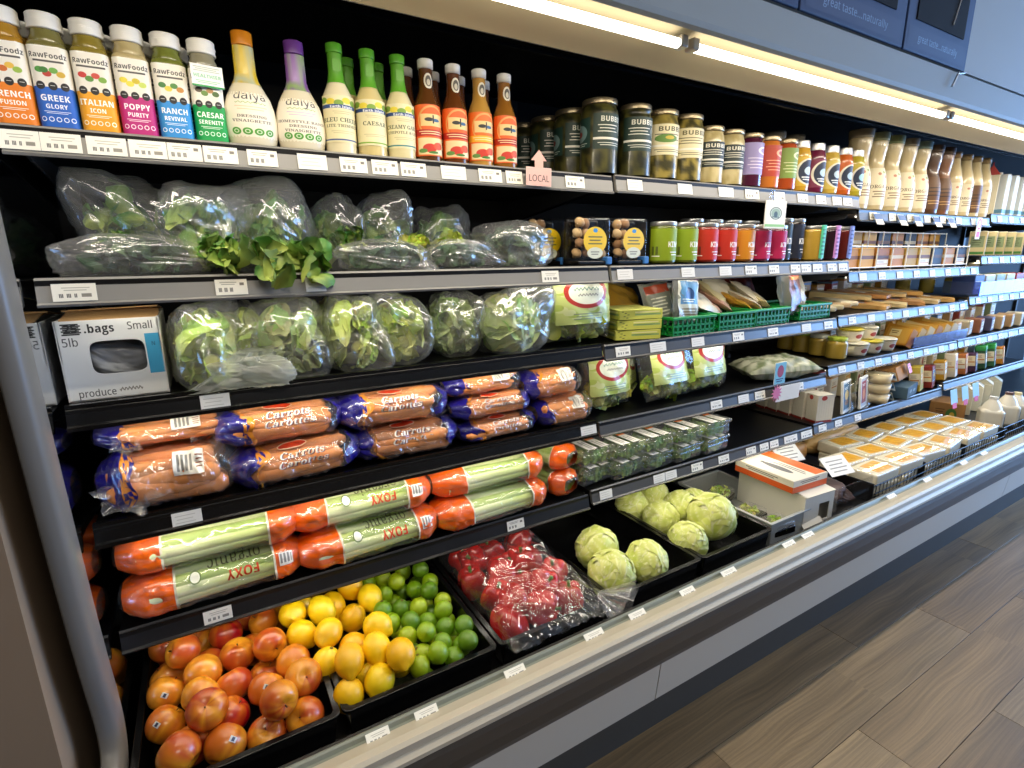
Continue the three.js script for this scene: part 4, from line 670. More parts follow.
{
  const Y = 0.906, B = [.255, .088, .055], S = [.25, .07, .026], T = [.25, .066, .0285], F = [.285, .08, .041], E = [.2, .07, .04];
  [[.14, 0, -.13, 0, 1, B, 'large and slumped at the mirrored end, barcode outward'], [.14, .118, -.16, 0, 1, S, 'lying flat on the large one at the mirrored end'],
    [.385, 0, -.12, 0.05, 0, F, 'slumped at the front of the second stack'], [.36, .086, -.15, 0, 0, F, 'upper bag of the second stack, just under the shelf above'],
    [.64, 0, -.13, 0, 0, F, 'lower bag of the third stack, lettering low at the front'], [.62, .085, -.14, .02, 0, F, 'upper bag of the third stack with a wide blue end'],
    [.905, 0, -.12, 0.02, 0, T, 'lowest of the fourth stack'], [.89, .062, -.13, .02, 0, T, 'middle of the fourth stack'], [.875, .122, -.15, 0, 1, T, 'topmost of the fourth stack, plain film'],
    [1.13, 0, -.12, .04, 1, E, 'lower bag of the stack beside the red oval salad bags'], [1.1, .083, -.14, .05, 1, E, 'upper bag of the stack beside the red oval salad bags']].forEach(([x, y, z, roll, back, D, l], i) =>
    carrotBag(`carrot bag with blue ends, ${l}`, [x, Y + y, z], D, [-.04, .03, -.02, .05, -.03][i % 5], roll, i * 2.3 + 1, back));
}
const stalkGeo = [0, 1].map((k) => paint(grid(8, 12, (u, v) => { const a = (u - 0.5) * 2.6, r = 0.0135 * (1 - 0.35 * v) * (1 + 0.05 * Math.sin(u * 40)); return [(v - 0.5) * 0.34, Math.cos(a) * r, Math.sin(a) * r * 1.2]; }), (x, y, z) => mixc(k ? [0.6, 0.72, 0.22] : [0.9, 0.92, 0.58], k ? [0.28, 0.46, 0.06] : [0.5, 0.64, 0.16], clamp(x * 2.2 + 0.45 + 0.5 * N(x * 6, z * 300, k), 0, 1))));
const orangeCuff = phys(0xf2660e, 0.3, { clearcoat: 0.5, side: THREE.DoubleSide }), cuffEdge = std(0xe8e4cc, 0.4, 0, { side: THREE.DoubleSide });
function celeryBag(label, pos, [L, a, b], turn, roll, sd, lettered) {
  const t = thing('celery_bag', label, 'bag of celery', pos, turn, 'celery bags with orange ends'); t.rotation.z = roll;
  const pt = tubePoint(L, a, b, sd, 0.1, 0.45);
  for (let i = 0; i < 11; i++) { const th = i / 11 * 6.2832 + 0.15, cs = Math.cos(th), sn = Math.sin(th), q = (Math.abs(cs) ** 2.8 + Math.abs(sn) ** 2.8) ** (-1 / 2.8), m = part('stalk', stalkGeo[i % 2], M.veg, t); m.position.set(0, b + b * 0.6 * q * sn, a * 0.74 * q * cs); m.rotation.x = Math.PI / 2 - th; m.scale.set(L / 0.36 * 0.8, 1.05, b / 0.034); }
  part('bag', crinkled(pt, sd), M.wrap, t);
  part('orange_end', tubePatch(pt, 0.02, 0.25 + 0.02 * Math.sin(sd), 0, 6.2832, 14, 30), orangeCuff, t); part('orange_end', tubePatch(pt, 0.8, 0.98, 0, 6.2832, 10, 30), orangeCuff, t);
  part('white_edge', tubePatch(pt, 0.25 + 0.02 * Math.sin(sd), 0.262 + 0.02 * Math.sin(sd), 0, 6.2832, 1, 30), cuffEdge, t); part('white_edge', tubePatch(pt, 0.788, 0.8, 0, 6.2832, 1, 30), cuffEdge, t);
  if (lettered) part('printed_label', uvTo(tubePatch(pt, 0.29, 0.78, 0.05, 1.45, 20, 8, 0.0042), P.celery), M.printCut, t);
  if (lettered) part('barcode', uvTo(tubePatch(pt, 0.82, 0.9, 0.1, 0.75, 3, 3, 0.0026), P.celeryCode), M.print, t);
}
{
  const Y = 0.662, D = [.37, .07, .041];
  [[.194, Y, -.13, 1, 'front base of the stack at the mirrored end, lettered'], [.194, Y + .084, -.15, 0, 'upper bag of the stack at the mirrored end'], [.196, Y + .084, -.3, 0, 'back upper bag of the stack at the mirrored end'],
    [.535, Y, -.12, 1, 'front base of the second stack, red lettering'], [.525, Y + .084, -.15, 1, 'upper bag of the second stack, red lettering'], [.53, Y + .084, -.3, 0, 'back upper bag of the second stack'],
    [.885, Y, -.12, 0, 'front base of the third stack'], [.89, Y + .082, -.15, 0, 'upper bag of the third stack'], [.87, Y + .09, -.3, 0, 'back upper bag of the third stack']].forEach(([x, y, z, lt, l], i) => celeryBag(`celery bag with orange ends, ${l}`, [x, y, z], D, [.03, -.02, 0][i % 3], 0, i * 1.9 + 2, lt));
  celeryBag('celery bag standing end-on beside the herb boxes, orange end outward', [1.125, Y, -.2], [.26, .055, .04], -1.35, 0, 40, 0); celeryBag('celery bag on top of the end-on one beside the herb boxes', [1.12, Y + .082, -.21], [.26, .055, .038], -1.2, 0, 47, 0);
}

// ---------- salad bags with red ovals ----------
function pillow(w, h, t, sd, wr = 0.006, nu = 22, nv = 20) {
  const f = (s) => (u, v) => { const a = 1 - Math.abs(2 * u - 1) ** 3, b = 1 - Math.abs(2 * v - 1) ** 4, k = Math.sqrt(Math.max(0, a * b)); return [(u - 0.5) * w * (1 - 0.05 * b), v * h, s * (k * t / 2 + k * wr * (N(u * 5 + sd, v * 5, s) * 2 + ridge(u * 9 + sd, v * 9, s) - 0.6))]; };
  return { front: grid(nu, nv, f(1)), back: grid(nu, nv, (u, v) => f(-1)(1 - u, v)), f: f(1) };
}
function saladBag(label, pos, [w, h, t], turn, lean, sd) {
  pos = [pos[0], pos[1] + 0.012, pos[2]];
  const o = thing('salad_bag', label, 'salad bag', pos, turn, 'salad bags with red oval print'); o.rotation.x = lean;
  const p = pillow(w, h, t, sd, 0.003);
  part('film', merge([p.front, p.back]), M.wrap, o);
  part('leaves', cluster('endive', 44, w * 0.4, h * 0.17, t * 0.2, 0.055, 0.055, sd).translate(0, h * 0.22, 0), M.veg, o).userData.kind = 'stuff';
  const pr = grid(18, 14, (u, v) => { const q = p.f(lerp(0.06, 0.94, u), lerp(0.24, 1, v)); q[2] += 0.0012; return q; });
  part('printed_panel', uvTo(pr, P.salad), M.printGloss, o);
  return o;
}
saladBag('salad bag with red oval beside the bluish bagged lettuce', [1.185, 1.139, -.1], [.245, .195, .1], .05, -.1, 1);
saladBag('salad bag with red oval half hidden under the shelf, beside the carrots', [1.325, .903, -.13], [.22, .19, .095], .1, -.12, 5);
saladBag('salad bag with red oval turned sideways between its neighbours', [1.46, .903, -.2], [.2, .2, .08], .6, -.1, 9);
saladBag('salad bag with red oval leaning low, third from the carrots', [1.575, .903, -.1], [.25, .2, .1], .2, -.3, 13);
saladBag('salad bag with red oval tilted, last before the empty shelf', [1.79, .903, -.12], [.25, .205, .095], .15, -.2, 17);

// ---------- fruit and vegetables on the deck ----------
function tray(name, label, [x0, x1], mat = M.blackGloss, z0 = -.42, z1 = .156, deep = .075) {
  const w = x1 - x0, d = z1 - z0, t = thing(name, label, 'tray', [(x0 + x1) / 2, .372, (z0 + z1) / 2], 0, mat === M.blackGloss ? 'black produce trays' : undefined), s = .012;
  const wall = (W, px, pz, ry) => place(place(new THREE.BoxGeometry(W, deep, .004), [0, 0, 0], [-.14, 0, 0]), [px, deep / 2 + .004, pz], [0, ry, 0]);
  const r = .02, shape = (a, b, rad) => { const p = new THREE.Shape(), X = a / 2, Z = b / 2; p.moveTo(-X + rad, -Z); p.lineTo(X - rad, -Z); p.quadraticCurveTo(X, -Z, X, -Z + rad); p.lineTo(X, Z - rad); p.quadraticCurveTo(X, Z, X - rad, Z); p.lineTo(-X + rad, Z); p.quadraticCurveTo(-X, Z, -X, Z - rad); p.lineTo(-X, -Z + rad); p.quadraticCurveTo(-X, -Z, -X + rad, -Z); return p; };
  const rim = shape(w, d, r); rim.holes.push(new THREE.Path(shape(w - .022, d - .022, r * .7).getPoints(6)));
  part('basin', merge([bx(w - .03, .004, d - .03, 0, .003, 0), ...[[w - .03, 0, d / 2 - .012, Math.PI], [w - .03, 0, -d / 2 + .012, 0], [d - .03, w / 2 - .012, 0, -Math.PI / 2], [d - .03, -w / 2 + .012, 0, Math.PI / 2]].map((a) => wall(...a))]), mat, t);
  part('rim', place(new THREE.ExtrudeGeometry(rim, { depth: .004, bevelEnabled: true, bevelSize: .0015, bevelThickness: .0015, bevelSegments: 2 }), [0, deep + .004, 0], [-Math.PI / 2, 0, 0]), mat, t);
  return t;
}
tray('produce_tray', 'black produce tray under the apples', [.008, .378]);
tray('produce_tray', 'black produce tray under the lemons and limes', [.384, .757]);
tray('produce_tray', 'black produce tray under the bagged red peppers', [.765, 1.118]);
tray('produce_tray', 'black half-empty produce tray with three cabbages', [1.122, 1.496]);
tray('produce_tray', 'black produce tray heaped with cabbages', [1.502, 1.86]);
const A = [[.059, .48, -.239], [.059, .444, -.17], [.059, .462, -.095], [.059, .449, -.017], [.104, .426, .042], [.089, .472, .101], [.164, .449, .101], [.238, .427, .097], [.315, .436, .101], [.127, .486, -.018], [.177, .446, .025], [.19, .455, -.051], [.251, .462, .009], [.325, .485, .042], [.315, .473, -.034], [.133, .484, -.094], [.123, .445, -.264], [.183, .471, -.223], [.143, .447, -.161], [.236, .434, -.181], [.204, .476, -.124], [.255, .425, -.078], [.272, .498, -.094], [.23, .447, -.308], [.141, .506, .055], [.269, .497, .093], [.271, .461, -.244], [.097, .509, -.158], [.314, .418, -.143], [.061, .418, -.299], [.314, .418, -.299]];
const LE = [[.336, .508, -.167], [.359, .481, -.229], [.404, .501, -.151], [.478, .456, -.139], [.345, .488, -.1], [.401, .499, -.058], [.381, .462, -.002], [.449, .463, -.021], [.489, .491, .046], [.406, .447, .104], [.476, .453, .104], [.422, .502, .065], [.539, .445, .063], [.498, .485, -.24], [.535, .475, -.176], [.529, .5, .104], [.514, .491, -.029], [.44, .469, -.203], [.473, .414, .041], [.473, .414, -.065], [.491, .414, -.207], [.438, .414, -.26]];
const LI = [[.582, .449, -.203], [.603, .448, -.284], [.67, .442, -.297], [.707, .468, -.24], [.667, .444, -.19], [.689, .473, -.123], [.716, .445, -.093], [.557, .462, -.059], [.645, .453, -.095], [.55, .471, -.108], [.598, .455, -.111], [.647, .445, -.035], [.693, .464, -.034], [.577, .46, .009], [.618, .474, .034], [.674, .456, .023], [.648, .448, .065], [.716, .463, .048], [.599, .435, .059], [.616, .473, .115], [.569, .456, .115], [.656, .442, .115], [.695, .473, .115], [.693, .435, .082], [.716, .453, -.187], [.625, .467, -.221], [.555, .454, -.275], [.601, .466, -.035], [.586, .404, .105], [.637, .404, .041], [.688, .404, .041], [.586, .404, .003], [.662, .404, -.01], [.713, .404, -.01], [.586, .404, -.048], [.662, .404, -.061], [.713, .404, -.061], [.586, .404, -.099], [.637, .404, -.112], [.688, .404, -.112], [.586, .404, -.15], [.637, .404, -.163], [.688, .404, -.163], [.611, .404, -.214], [.688, .404, -.214], [.649, .404, -.253], [.7, .404, -.265]];
// rows run from the front edge to the back; a fruit is named by its row and its place along it
function rowLabels(list, depth) {
  const rows = {}; list.forEach((p, i) => { const k = Math.floor((.14 - p[2]) / depth); (rows[k] ??= []).push(i); });
  const out = []; Object.keys(rows).map(Number).sort((a, b) => a - b).forEach((k, r) => rows[k].sort((a, b) => list[a][0] - list[b][0]).forEach((i, j) => { out[i] = `${ORD[j]} from the left in the ${r ? ORD[r] + ' row back' : 'front row'}`; }));
  return out;
}
const appleProfile = []; for (let i = 0; i <= 18; i++) { const a = Math.PI * i / 18, s = Math.sin(a), c = -Math.cos(a); appleProfile.push([Math.max(0, 0.0372 * s * (1 + 0.06 * c)), 0.0355 * c * (1 - 0.26 * Math.exp(-((s / 0.3) ** 2))) ]); }
const appleGeo = [[.55, .62], [.3, .72], [.05, .85], [.75, .4], [-.3, 1.0]].map(([bias, red], k) => {
  const g = lathe(appleProfile, 26);
  return paint(g, (x, y, z) => { const a = Math.atan2(z, x), side = 0.45 * Math.cos(a - k * 1.3), st = N(a * 4.5 + k * 9, y * 5, k) * 0.5 + N(Math.cos(a) * 9, Math.sin(a) * 9 + k, y * 9) * 0.75 + side - 0.35 * clamp((Math.abs(y) - 0.018) / 0.014, 0, 1); const fleck = N(a * 26 + k, y * 16, 5) * 0.35; return mixc([0.82, 0.33, 0.018], [0.44, 0.02, 0.01], clamp(0.74 - bias * 0.55 + st * 0.8 + fleck, 0.0, red + 0.2)); });
});
const stemGeo = rod([0, 0.018, 0], [0.004, 0.034, 0.002], 0.0014, 6), stemMat = std(0x4a3418, 0.8), stickerGeo = new THREE.SphereGeometry(0.0382, 8, 6, 0, 0.34, 1.4, 0.26), stickerMat = std(0xd8d8d8, 0.4), bandMat = std(0x2f3a58, 0.4), bandGeo = new THREE.SphereGeometry(0.0385, 6, 4, 0.1, 0.14, 1.44, 0.18);
rowLabels(A, .062).forEach((l, i) => {
  const t = thing('apple', `red and yellow apple, ${l}`, 'apple', A[i], 0, 'apples in the tray');
  t.rotation.set(rr(-1.1, 1.1), rr(0, 6.28), rr(-1.1, 1.1));
  const s = rr(1.0, 1.06), m = part('skin', appleGeo[[0, 1, 0, 3, 1, 0, 3, 1, 0, 0, 4, 1, 3, 0, 1, 0, 1, 4, 2, 1, 0, 2, 0, 4, 2, 1, 1, 0, 3, 1, 0][i % 31]], M.waxy, t); m.scale.setScalar(s);
  part('stem', stemGeo, stemMat, t);
  if ([2, 3, 6, 12].includes(i)) {                      // a sticker on the side turned to the shopper
    const q = part('sticker', stickerGeo, stickerMat, m); part('sticker_band', bandGeo, bandMat, q);
    t.quaternion.setFromUnitVectors(new THREE.Vector3(-0.985, 0.03, 0.17).normalize(), new THREE.Vector3(rr(-0.9, 0.5), rr(0.3, 0.8), rr(0.4, 0.7)).normalize()); t.rotateOnWorldAxis(new THREE.Vector3(0, 1, 0), rr(-0.3, 0.3));
  }
});
const peel = (hex, r) => phys(hex, r, { bumpMap: pores, bumpScale: 0.0006, clearcoat: 0.25, clearcoatRoughness: 0.3 });
const lemonMats = [0xf8cc08, 0xf4c006, 0xfad414, 0xf2b808].map((c) => peel(c, 0.38)), limeMats = [0x82a40c, 0x6c940c, 0x9ab014, 0x5c840e].map((c) => peel(c, 0.36));
const citrus = (r, l, tip) => { const p = []; for (let i = 0; i <= 18; i++) { const a = Math.PI * i / 18, s = Math.sin(a), c = -Math.cos(a); p.push([Math.max(0, r * s ** 0.92), l * c + (c > 0.93 ? tip * (c - 0.93) / 0.07 : 0) - (c < -0.96 ? tip * 0.3 * (-0.96 - c) / 0.04 : 0)]); } const g = lathe(p, 24), u = g.attributes.uv; for (let i = 0; i < u.count; i++) u.setXY(i, u.getX(i) * 3, u.getY(i) * 1.5); return g; };
const lemonGeo = [citrus(.0335, .037, .007), citrus(.0345, .036, .006), citrus(.033, .039, .008)], limeGeo = [citrus(.0242, .0262, .003), citrus(.0248, .0255, .0025)];
const nub = new THREE.CylinderGeometry(.0035, .0045, .003, 8), nubMat = std(0x6a5a1c, 0.8);
rowLabels(LE, .055).forEach((l, i) => {
  const t = thing('lemon', `yellow lemon, ${l}`, 'lemon', LE[i], 0, 'lemons beside the limes');
  t.rotation.set(rr(.6, 2.4), rr(-1.6, 1.6), rr(-1, 1)); part('peel', lemonGeo[i % 3], lemonMats[i % 4], t); part('stem_end', nub, nubMat, t).position.y = -.0375;
  if (i === 2 || i === 13) part('sticker', new THREE.SphereGeometry(.0325, 8, 6, 1.2, .45, 1.3, .36), std(0xb0481c, 0.4), t);
});
const allLimes = LI;
rowLabels(allLimes, .032).forEach((l, i) => {
  const t = thing('lime', `green lime, ${l}`, 'lime', allLimes[i], 0, 'limes beside the lemons');
  t.rotation.set(rr(.2, 2.8), rr(-1.6, 1.6), rr(-1, 1)); part('peel', limeGeo[i % 2], limeMats[(i * 5 + (i % 3)) % 4], t); part('stem_end', nub, nubMat, t).position.y = -.026;
});
{ // peppers, and the clear bag drawn over them
  const pg = new THREE.SphereGeometry(1, 36, 24), pp = pg.attributes.position;
  for (let i = 0; i < pp.count; i++) { const x = pp.getX(i), y = pp.getY(i), z = pp.getZ(i), a = Math.atan2(z, x), s = Math.hypot(x, z), lobe = 1 + 0.13 * Math.cos(4 * a) * s, dip = 1 - 0.3 * Math.exp(-((s / 0.42) ** 2)); pp.setXYZ(i, x * .044 * lobe * (1 + 0.12 * y), y * .058 * (y > 0 ? dip : 0.8 + 0.2 * dip) * (1 + 0.05 * Math.cos(4 * a)), z * .044 * lobe * (1 + 0.1 * y)); }
  pg.computeVertexNormals();
  const red = [phys(0xa80d08, 0.22, { clearcoat: 0.7, clearcoatRoughness: 0.12 }), phys(0xb8150c, 0.22, { clearcoat: 0.7, clearcoatRoughness: 0.12 })];
  const stem = merge([lathe([[0, .032], [.019, .033], [.012, .037], [.005, .04], [.0045, .055], [.006, .058], [0, .058]], 10)]), sm = std(0x4c6a20, 0.6);
  const PP = []; for (let r = 0; r < 4; r++) for (let k = 0; k < 3; k++) PP.push([.835 + k * .1 + (r % 2) * .02, .434 + (r + k) % 2 * .012, .075 - r * .108]);
  PP.push([.88, .462, .03], [.98, .465, .02], [.9, .466, -.08], [.99, .462, -.12], [.87, .464, -.2]);
  rowLabels(PP, .072).forEach((l, i) => {
    const t = thing('bell_pepper', `bagged red bell pepper, ${l}`, 'pepper', PP[i], 0, 'red bell peppers in the clear bag');
    t.rotation.set(rr(-1.2, 1.5), rr(0, 6), rr(-1, 1)); part('flesh', pg, red[i % 2], t); part('stem', stem, sm, t);
    if (i % 4 === 1) part('sticker', new THREE.SphereGeometry(.049, 6, 5, 1.3, .36, 1.1, .3), stickerMat, t);
  });
  const bag = grid(90, 84, (u, v) => {
    const x = lerp(.782, 1.105, u) + (v > .8 ? (v - .8) * .12 * (u - .15) : 0), z = lerp(-.34, .2, v), e = Math.min(u, 1 - u) * 7, f = Math.min(v, 1 - v) * 6, dome = Math.min(1, e) ** .6 * Math.min(1, f) ** .7;
    return [x, .456 + dome * (.062 - Math.max(0, u + v - 1.25) * .09) + .011 * N(u * 7, v * 9, 2) + .014 * (ridge(u * 2.2 + v * 1.2, v * 7 - u * 6, 5) - .5) + .008 * (ridge(u * 4 + v * 3, v * 16 - u * 12, 9) - .5), z];
  });
  solo('pepper_bag', bag, M.thinWrap, 'clear crinkled plastic bag spread over the red peppers', 'bag');
  const tail = thing('bag_end', 'loose twisted clear bag end reaching towards the cabbage tray', 'bag', [1.095, .445, .15], 0); part('film_gather', place(gather(.06, .09, 3), [0, .02, -.02], [.1, .5, .3]), M.film, tail);
}
{ // cabbages: a core wrapped in separate outer leaves
  const core = new THREE.SphereGeometry(1, 30, 22); paint(core, () => [0.66, 0.68, 0.22]);
  const wrap = (sd) => grid(26, 26, (u, v) => {
    const s = (u - .5) * 2, t = (v - .5) * 2, q = Math.hypot(s, t), th = q * 1.25, a = Math.atan2(t, s), edge = clamp((q - .75) * 4, 0, 1), vein = Math.max(Math.abs(s) < .06 ? 1 : 0, 0.6 * Math.max(0, Math.cos((Math.abs(s) * 5 + t * 4) * 3.1)) ** 6);
    const R = 1.02 + .026 * vein + .06 * edge * (1 + 1.1 * N(a * 2 + sd, q, sd)) + .022 * N(s * 3 + sd, t * 3, 1);
    return [Math.sin(th) * Math.cos(a) * R, Math.cos(th) * R, Math.sin(th) * Math.sin(a) * R];
  }, (u, v) => { const s = (u - .5) * 2, t = (v - .5) * 2, vein = Math.max(Math.abs(s) < .07 ? 1 : 0, 0.7 * Math.max(0, Math.cos((Math.abs(s) * 5 + t * 4) * 3.1)) ** 6); return mixc(mixc([0.54, 0.62, 0.1], [0.72, 0.74, 0.24], clamp(.5 + N(s * 2 + sd, t * 2, 4), 0, 1)), [0.86, 0.86, 0.52], vein); });
  const leaves = [0, 1, 2].map((k) => wrap(k * 4.4 + 1)), OR = [[.3, 0, .5], [-.9, 1.2, .2], [1.1, 2.2, -.3], [-.4, 3.5, -1.0], [.5, 4.6, 1.1], [-1.2, 5.4, .1], [0.1, .7, -.7], [2.2, 0, 0]];
  const C = [[1.256, .05, -.07, .069, 'tallest of the three in the half-empty tray, at the back'], [1.205, .03, .06, .068, 'front one of the three in the half-empty tray, beside the bag end'], [1.34, .02, .07, .066, 'front one of the three in the half-empty tray, beside the tray wall'],
    [1.565, .05, -.24, .062, 'back corner of the heaped tray, brightest under the shelf'], [1.59, .045, -.11, .064, 'middle of the heaped tray, beside the wall'], [1.555, .02, .045, .063, 'front corner of the heaped tray'], [1.7, .085, .02, .08, 'largest and topmost, resting on the heaped tray'], [1.705, .05, -.12, .068, 'behind the largest one in the heaped tray'], [1.69, .06, -.25, .06, 'far back of the heaped tray'], [1.8, .03, -.14, .058, 'behind the largest one, beside the grey bin']];
  C.forEach(([x, y, z, r, l], i) => {
    const t = thing('cabbage', `pale green cabbage, ${l}`, 'cabbage', [x, Math.max(.402 + y, .379 + r * 1.09), z], rr(0, 6), 'green cabbages'); t.scale.setScalar(r * 0.95); t.rotation.x = rr(-.5, .5);
    part('core', core, M.veg, t); OR.forEach((o, j) => { const m = part('leaf', leaves[(i + j) % 3], M.veg, t); m.rotation.set(...o); m.scale.setScalar(1 + j * .006); });
  });
}
// ---------- right of the cabbages: bin, boxes, holder ----------
{
  const t = thing('grey_bin', 'translucent grey plastic bin beside the heaped cabbages', 'bin', [2.0, .372, -.075], 0), w = .24, d = .42, h = .085;
  part('basin', merge([bx(w, .004, d, 0, .002, 0), bx(.004, h, d, -w / 2, h / 2), bx(.004, h, d, w / 2, h / 2), bx(w, h, .004, 0, h / 2, d / 2), bx(w, h, .004, 0, h / 2, -d / 2)]), phys(0xb9bcb8, 0.35, { transmission: 0.35, thickness: 0 }), t);
  part('rim', merge([rb(w + .014, .006, .012, .002, 0, h, d / 2), rb(w + .014, .006, .012, .002, 0, h, -d / 2), rb(.012, .006, d, .002, -w / 2, h), rb(.012, .006, d, .002, w / 2, h)]), std(0xa8aaa6, 0.4), t);
  [[1.965, .41, -.15, 'set back in the grey bin, its tray showing'], [1.95, .395, .0, 'middle of the grey bin'], [1.96, .392, .1, 'front of the grey bin beside the white carton']].forEach(([x, y, z, l], k) => {
    const p = thing('fruit_pack', `small tray of cut green fruit, ${l}`, 'pack', [x, y, z], [.3, .1, -.1][k], 'cut fruit packs in the grey bin');
    part('pack_tray', rb(.12, .03, .085, .008, 0, .015, 0), M.blackGloss, p); part('fruit_pieces', place(cluster('endive', 18, .045, .01, .03, .03, .03, k), [0, .034, 0]), M.veg, p).userData.kind = 'stuff'; part('wrap', rb(.118, .03, .083, .012, 0, .035, 0), M.film, p);
  });
  const c = thing('white_carton', 'white open-fronted carton with a dark slot, under the orange-striped box', 'carton', [2.17, .373, -.005], -.08);
  { // folded card with a real hand slot in its front
    const w = .17, h = .135, d = .3, m = std(0xe4dfd0, 0.7), front = new THREE.Shape([[-w / 2, 0], [w / 2, 0], [w / 2, h], [-w / 2, h]].map(([p, q]) => new THREE.Vector2(p, q)));
    front.holes.push(new THREE.Path([[0, .025], [0, .095], [.06, .095], [.06, .025]].map(([p, q]) => new THREE.Vector2(p, q))));
    part('front', new THREE.ExtrudeGeometry(front, { depth: .003, bevelEnabled: false }).translate(0, 0, d / 2 - .003), m, c);
    part('walls', merge([bx(.003, h, d - .006, -w / 2 + .0015, h / 2, 0), bx(.003, h, d - .006, w / 2 - .0015, h / 2, 0), bx(w, h, .003, 0, h / 2, -d / 2 + .0015), bx(w - .006, .003, d - .006, 0, .0015, 0), bx(w, .003, d, 0, h + .0015, 0)]), m, c);
    part('flap', place(bx(.165, .003, .05), [0, h + .005, .13], [.12, 0, 0]), m, c); part('torn_edge', place(bx(.1, .002, .04), [-.04, .025, .158], [.9, 0, .1]), m, c);
  }
  const b = thing('slicer_box', 'white box with orange stripe and grey blade picture, lying on the white carton', 'box', [2.15, .5185, -.02], -.06);
  part('body', rb(.2, .05, .26, .003, 0, .026, 0), std(0xe8dfcc, 0.6), b); part('top_print', uvTo(new THREE.PlaneGeometry(.25, .19).rotateZ(Math.PI / 2).rotateX(-Math.PI / 2).translate(0, .0515, 0), P.sliced), M.print, b);
  part('side_print', card(.2, .048, P.orangeSide, 0, .026, .1305), M.print, b); part('side_print', place(card(.26, .048, P.orangeSide), [-.1005, .026, 0], [0, -Math.PI / 2, 0]), M.print, b);
  const holder = thing('card_holder', 'clear acrylic bin with two white notice cards propped on it', 'holder', [2.42, .373, -.03], 0);
  part('bin', merge([bx(.004, .12, .34, -.13, .06, 0), bx(.004, .12, .34, .13, .06, 0), bx(.26, .12, .004, 0, .06, .17), bx(.26, .004, .34, 0, .002, 0)]), M.clear, holder);
  part('contents', blob(.1, .045, .13, 88, .2).translate(0, .006, 0), std(0x4a3430, 0.6), holder);
  for (const [x, y, z] of [[-.04, .165, -.1], [.06, .14, .06]]) part('notice_card', place(card(.14, .09, P.notice), [x, y, z], [-.9, -.1, -.12]), M.print, holder);
}
// window packs, two rows, inside wire-fronted bins
{
  const t = thing('wire_bin', 'black wire bin front along the window packs', 'bin', [0, .373, 0]); const f = [];
  for (let k = 0; k < 46; k++) f.push(rod([2.56 + k * .03, .0, .155], [2.56 + k * .03, .075, .155], .0016, 5));
  for (const y of [.002, .04, .078]) f.push(rod([2.55, y, .155], [3.92, y, .155], .0025, 6));
  part('wire_front', merge(f), M.blackGloss, t); part('bin_floor', bx(1.37, .003, .5, 3.235, .0015, -.09), M.black, t);
  for (const x of [2.55, 3.0025, 3.4325, 3.92]) part('divider', bx(.006, .08, .36, x, .043, -.03), M.black, t);
  const mk = (x, y, z, l, r) => { const p = thing('window_pack', l, 'pack', [x, y, z], r, 'cream packs with yellow windows'); part('body', rb(.19, .05, .115, .008, 0, .025, 0), std(0xe6dcc2, 0.5), p); part('window', uvTo(new THREE.PlaneGeometry(.185, .11).rotateX(-Math.PI / 2).translate(0, .0505, 0), P.windowPack), M.printGloss, p); part('film', rb(.192, .012, .117, .005, 0, .047, 0), M.clear, p); };
  let n = 0;
  for (const [z, row] of [[.085, 'front row'], [-.04, 'middle row'], [-.17, 'back row']]) for (let k = 0; k < 6; k++) {
    const x = 2.68 + k * .215; if (z < -.1 && k === 0) continue;
    for (const lay of [0, 1]) mk(x, .378 + lay * .052, z, `cream pack with yellow window, ${lay ? 'upper' : 'lower'} layer, ${ORD[k]} along the ${row}`, -.12 + (n++ * 7 % 5) * .06);
  }
}

// ---------- herb boxes ----------
{
  const boxed = (g) => { const p = g.attributes.position; for (let i = 0; i < p.count; i++) p.setXYZ(i, clamp(p.getX(i), -.064, .064), clamp(p.getY(i), -.024, .024), clamp(p.getZ(i), -.05, .05)); g.computeVertexNormals(); return g; };
  const lidGeo = rb(.15, .017, .12, .008), baseGeo = rb(.142, .042, .112, .012, 0, 0, 0, 3), lv = [0, 1].map((k) => boxed(cluster('herb', 190, .06, .024, .048, .04, .028, k * 9))), lv2 = boxed(cluster('herb', 190, .06, .024, .048, .04, .028, 33));
  [1.275, 1.395, 1.53, 1.68, 1.83].forEach((x, i) => [0, 1].forEach((up) => {
    const t = thing('herb_box', `clear hinged herb box, ${up ? 'upper' : 'lower'} one of the ${['stack beside the end-on celery', 'second stack', 'third stack', 'fourth stack', 'stack beside the empty shelf space'][i]}`, 'herb box', [x, .668 + up * .0635, -.135 - (i === 0 ? .02 : 0)], .1 - up * .06, 'stacked clear herb boxes');
    part('leaves', (i + up) % 2 ? lv[i % 2] : lv2, M.veg, t).userData.kind = 'stuff'; t.children[0].position.y = .029;
    part('base', baseGeo, M.shell, t).position.y = .0225; part('lid', lidGeo, M.shell, t).position.y = .0525;
    part('lid_label', uvTo(new THREE.PlaneGeometry(.115, .1).rotateX(-Math.PI / 2).rotateY(Math.PI / 2).translate(0, .0622, 0), P.herbLid), M.printCut, t);
  }));
}
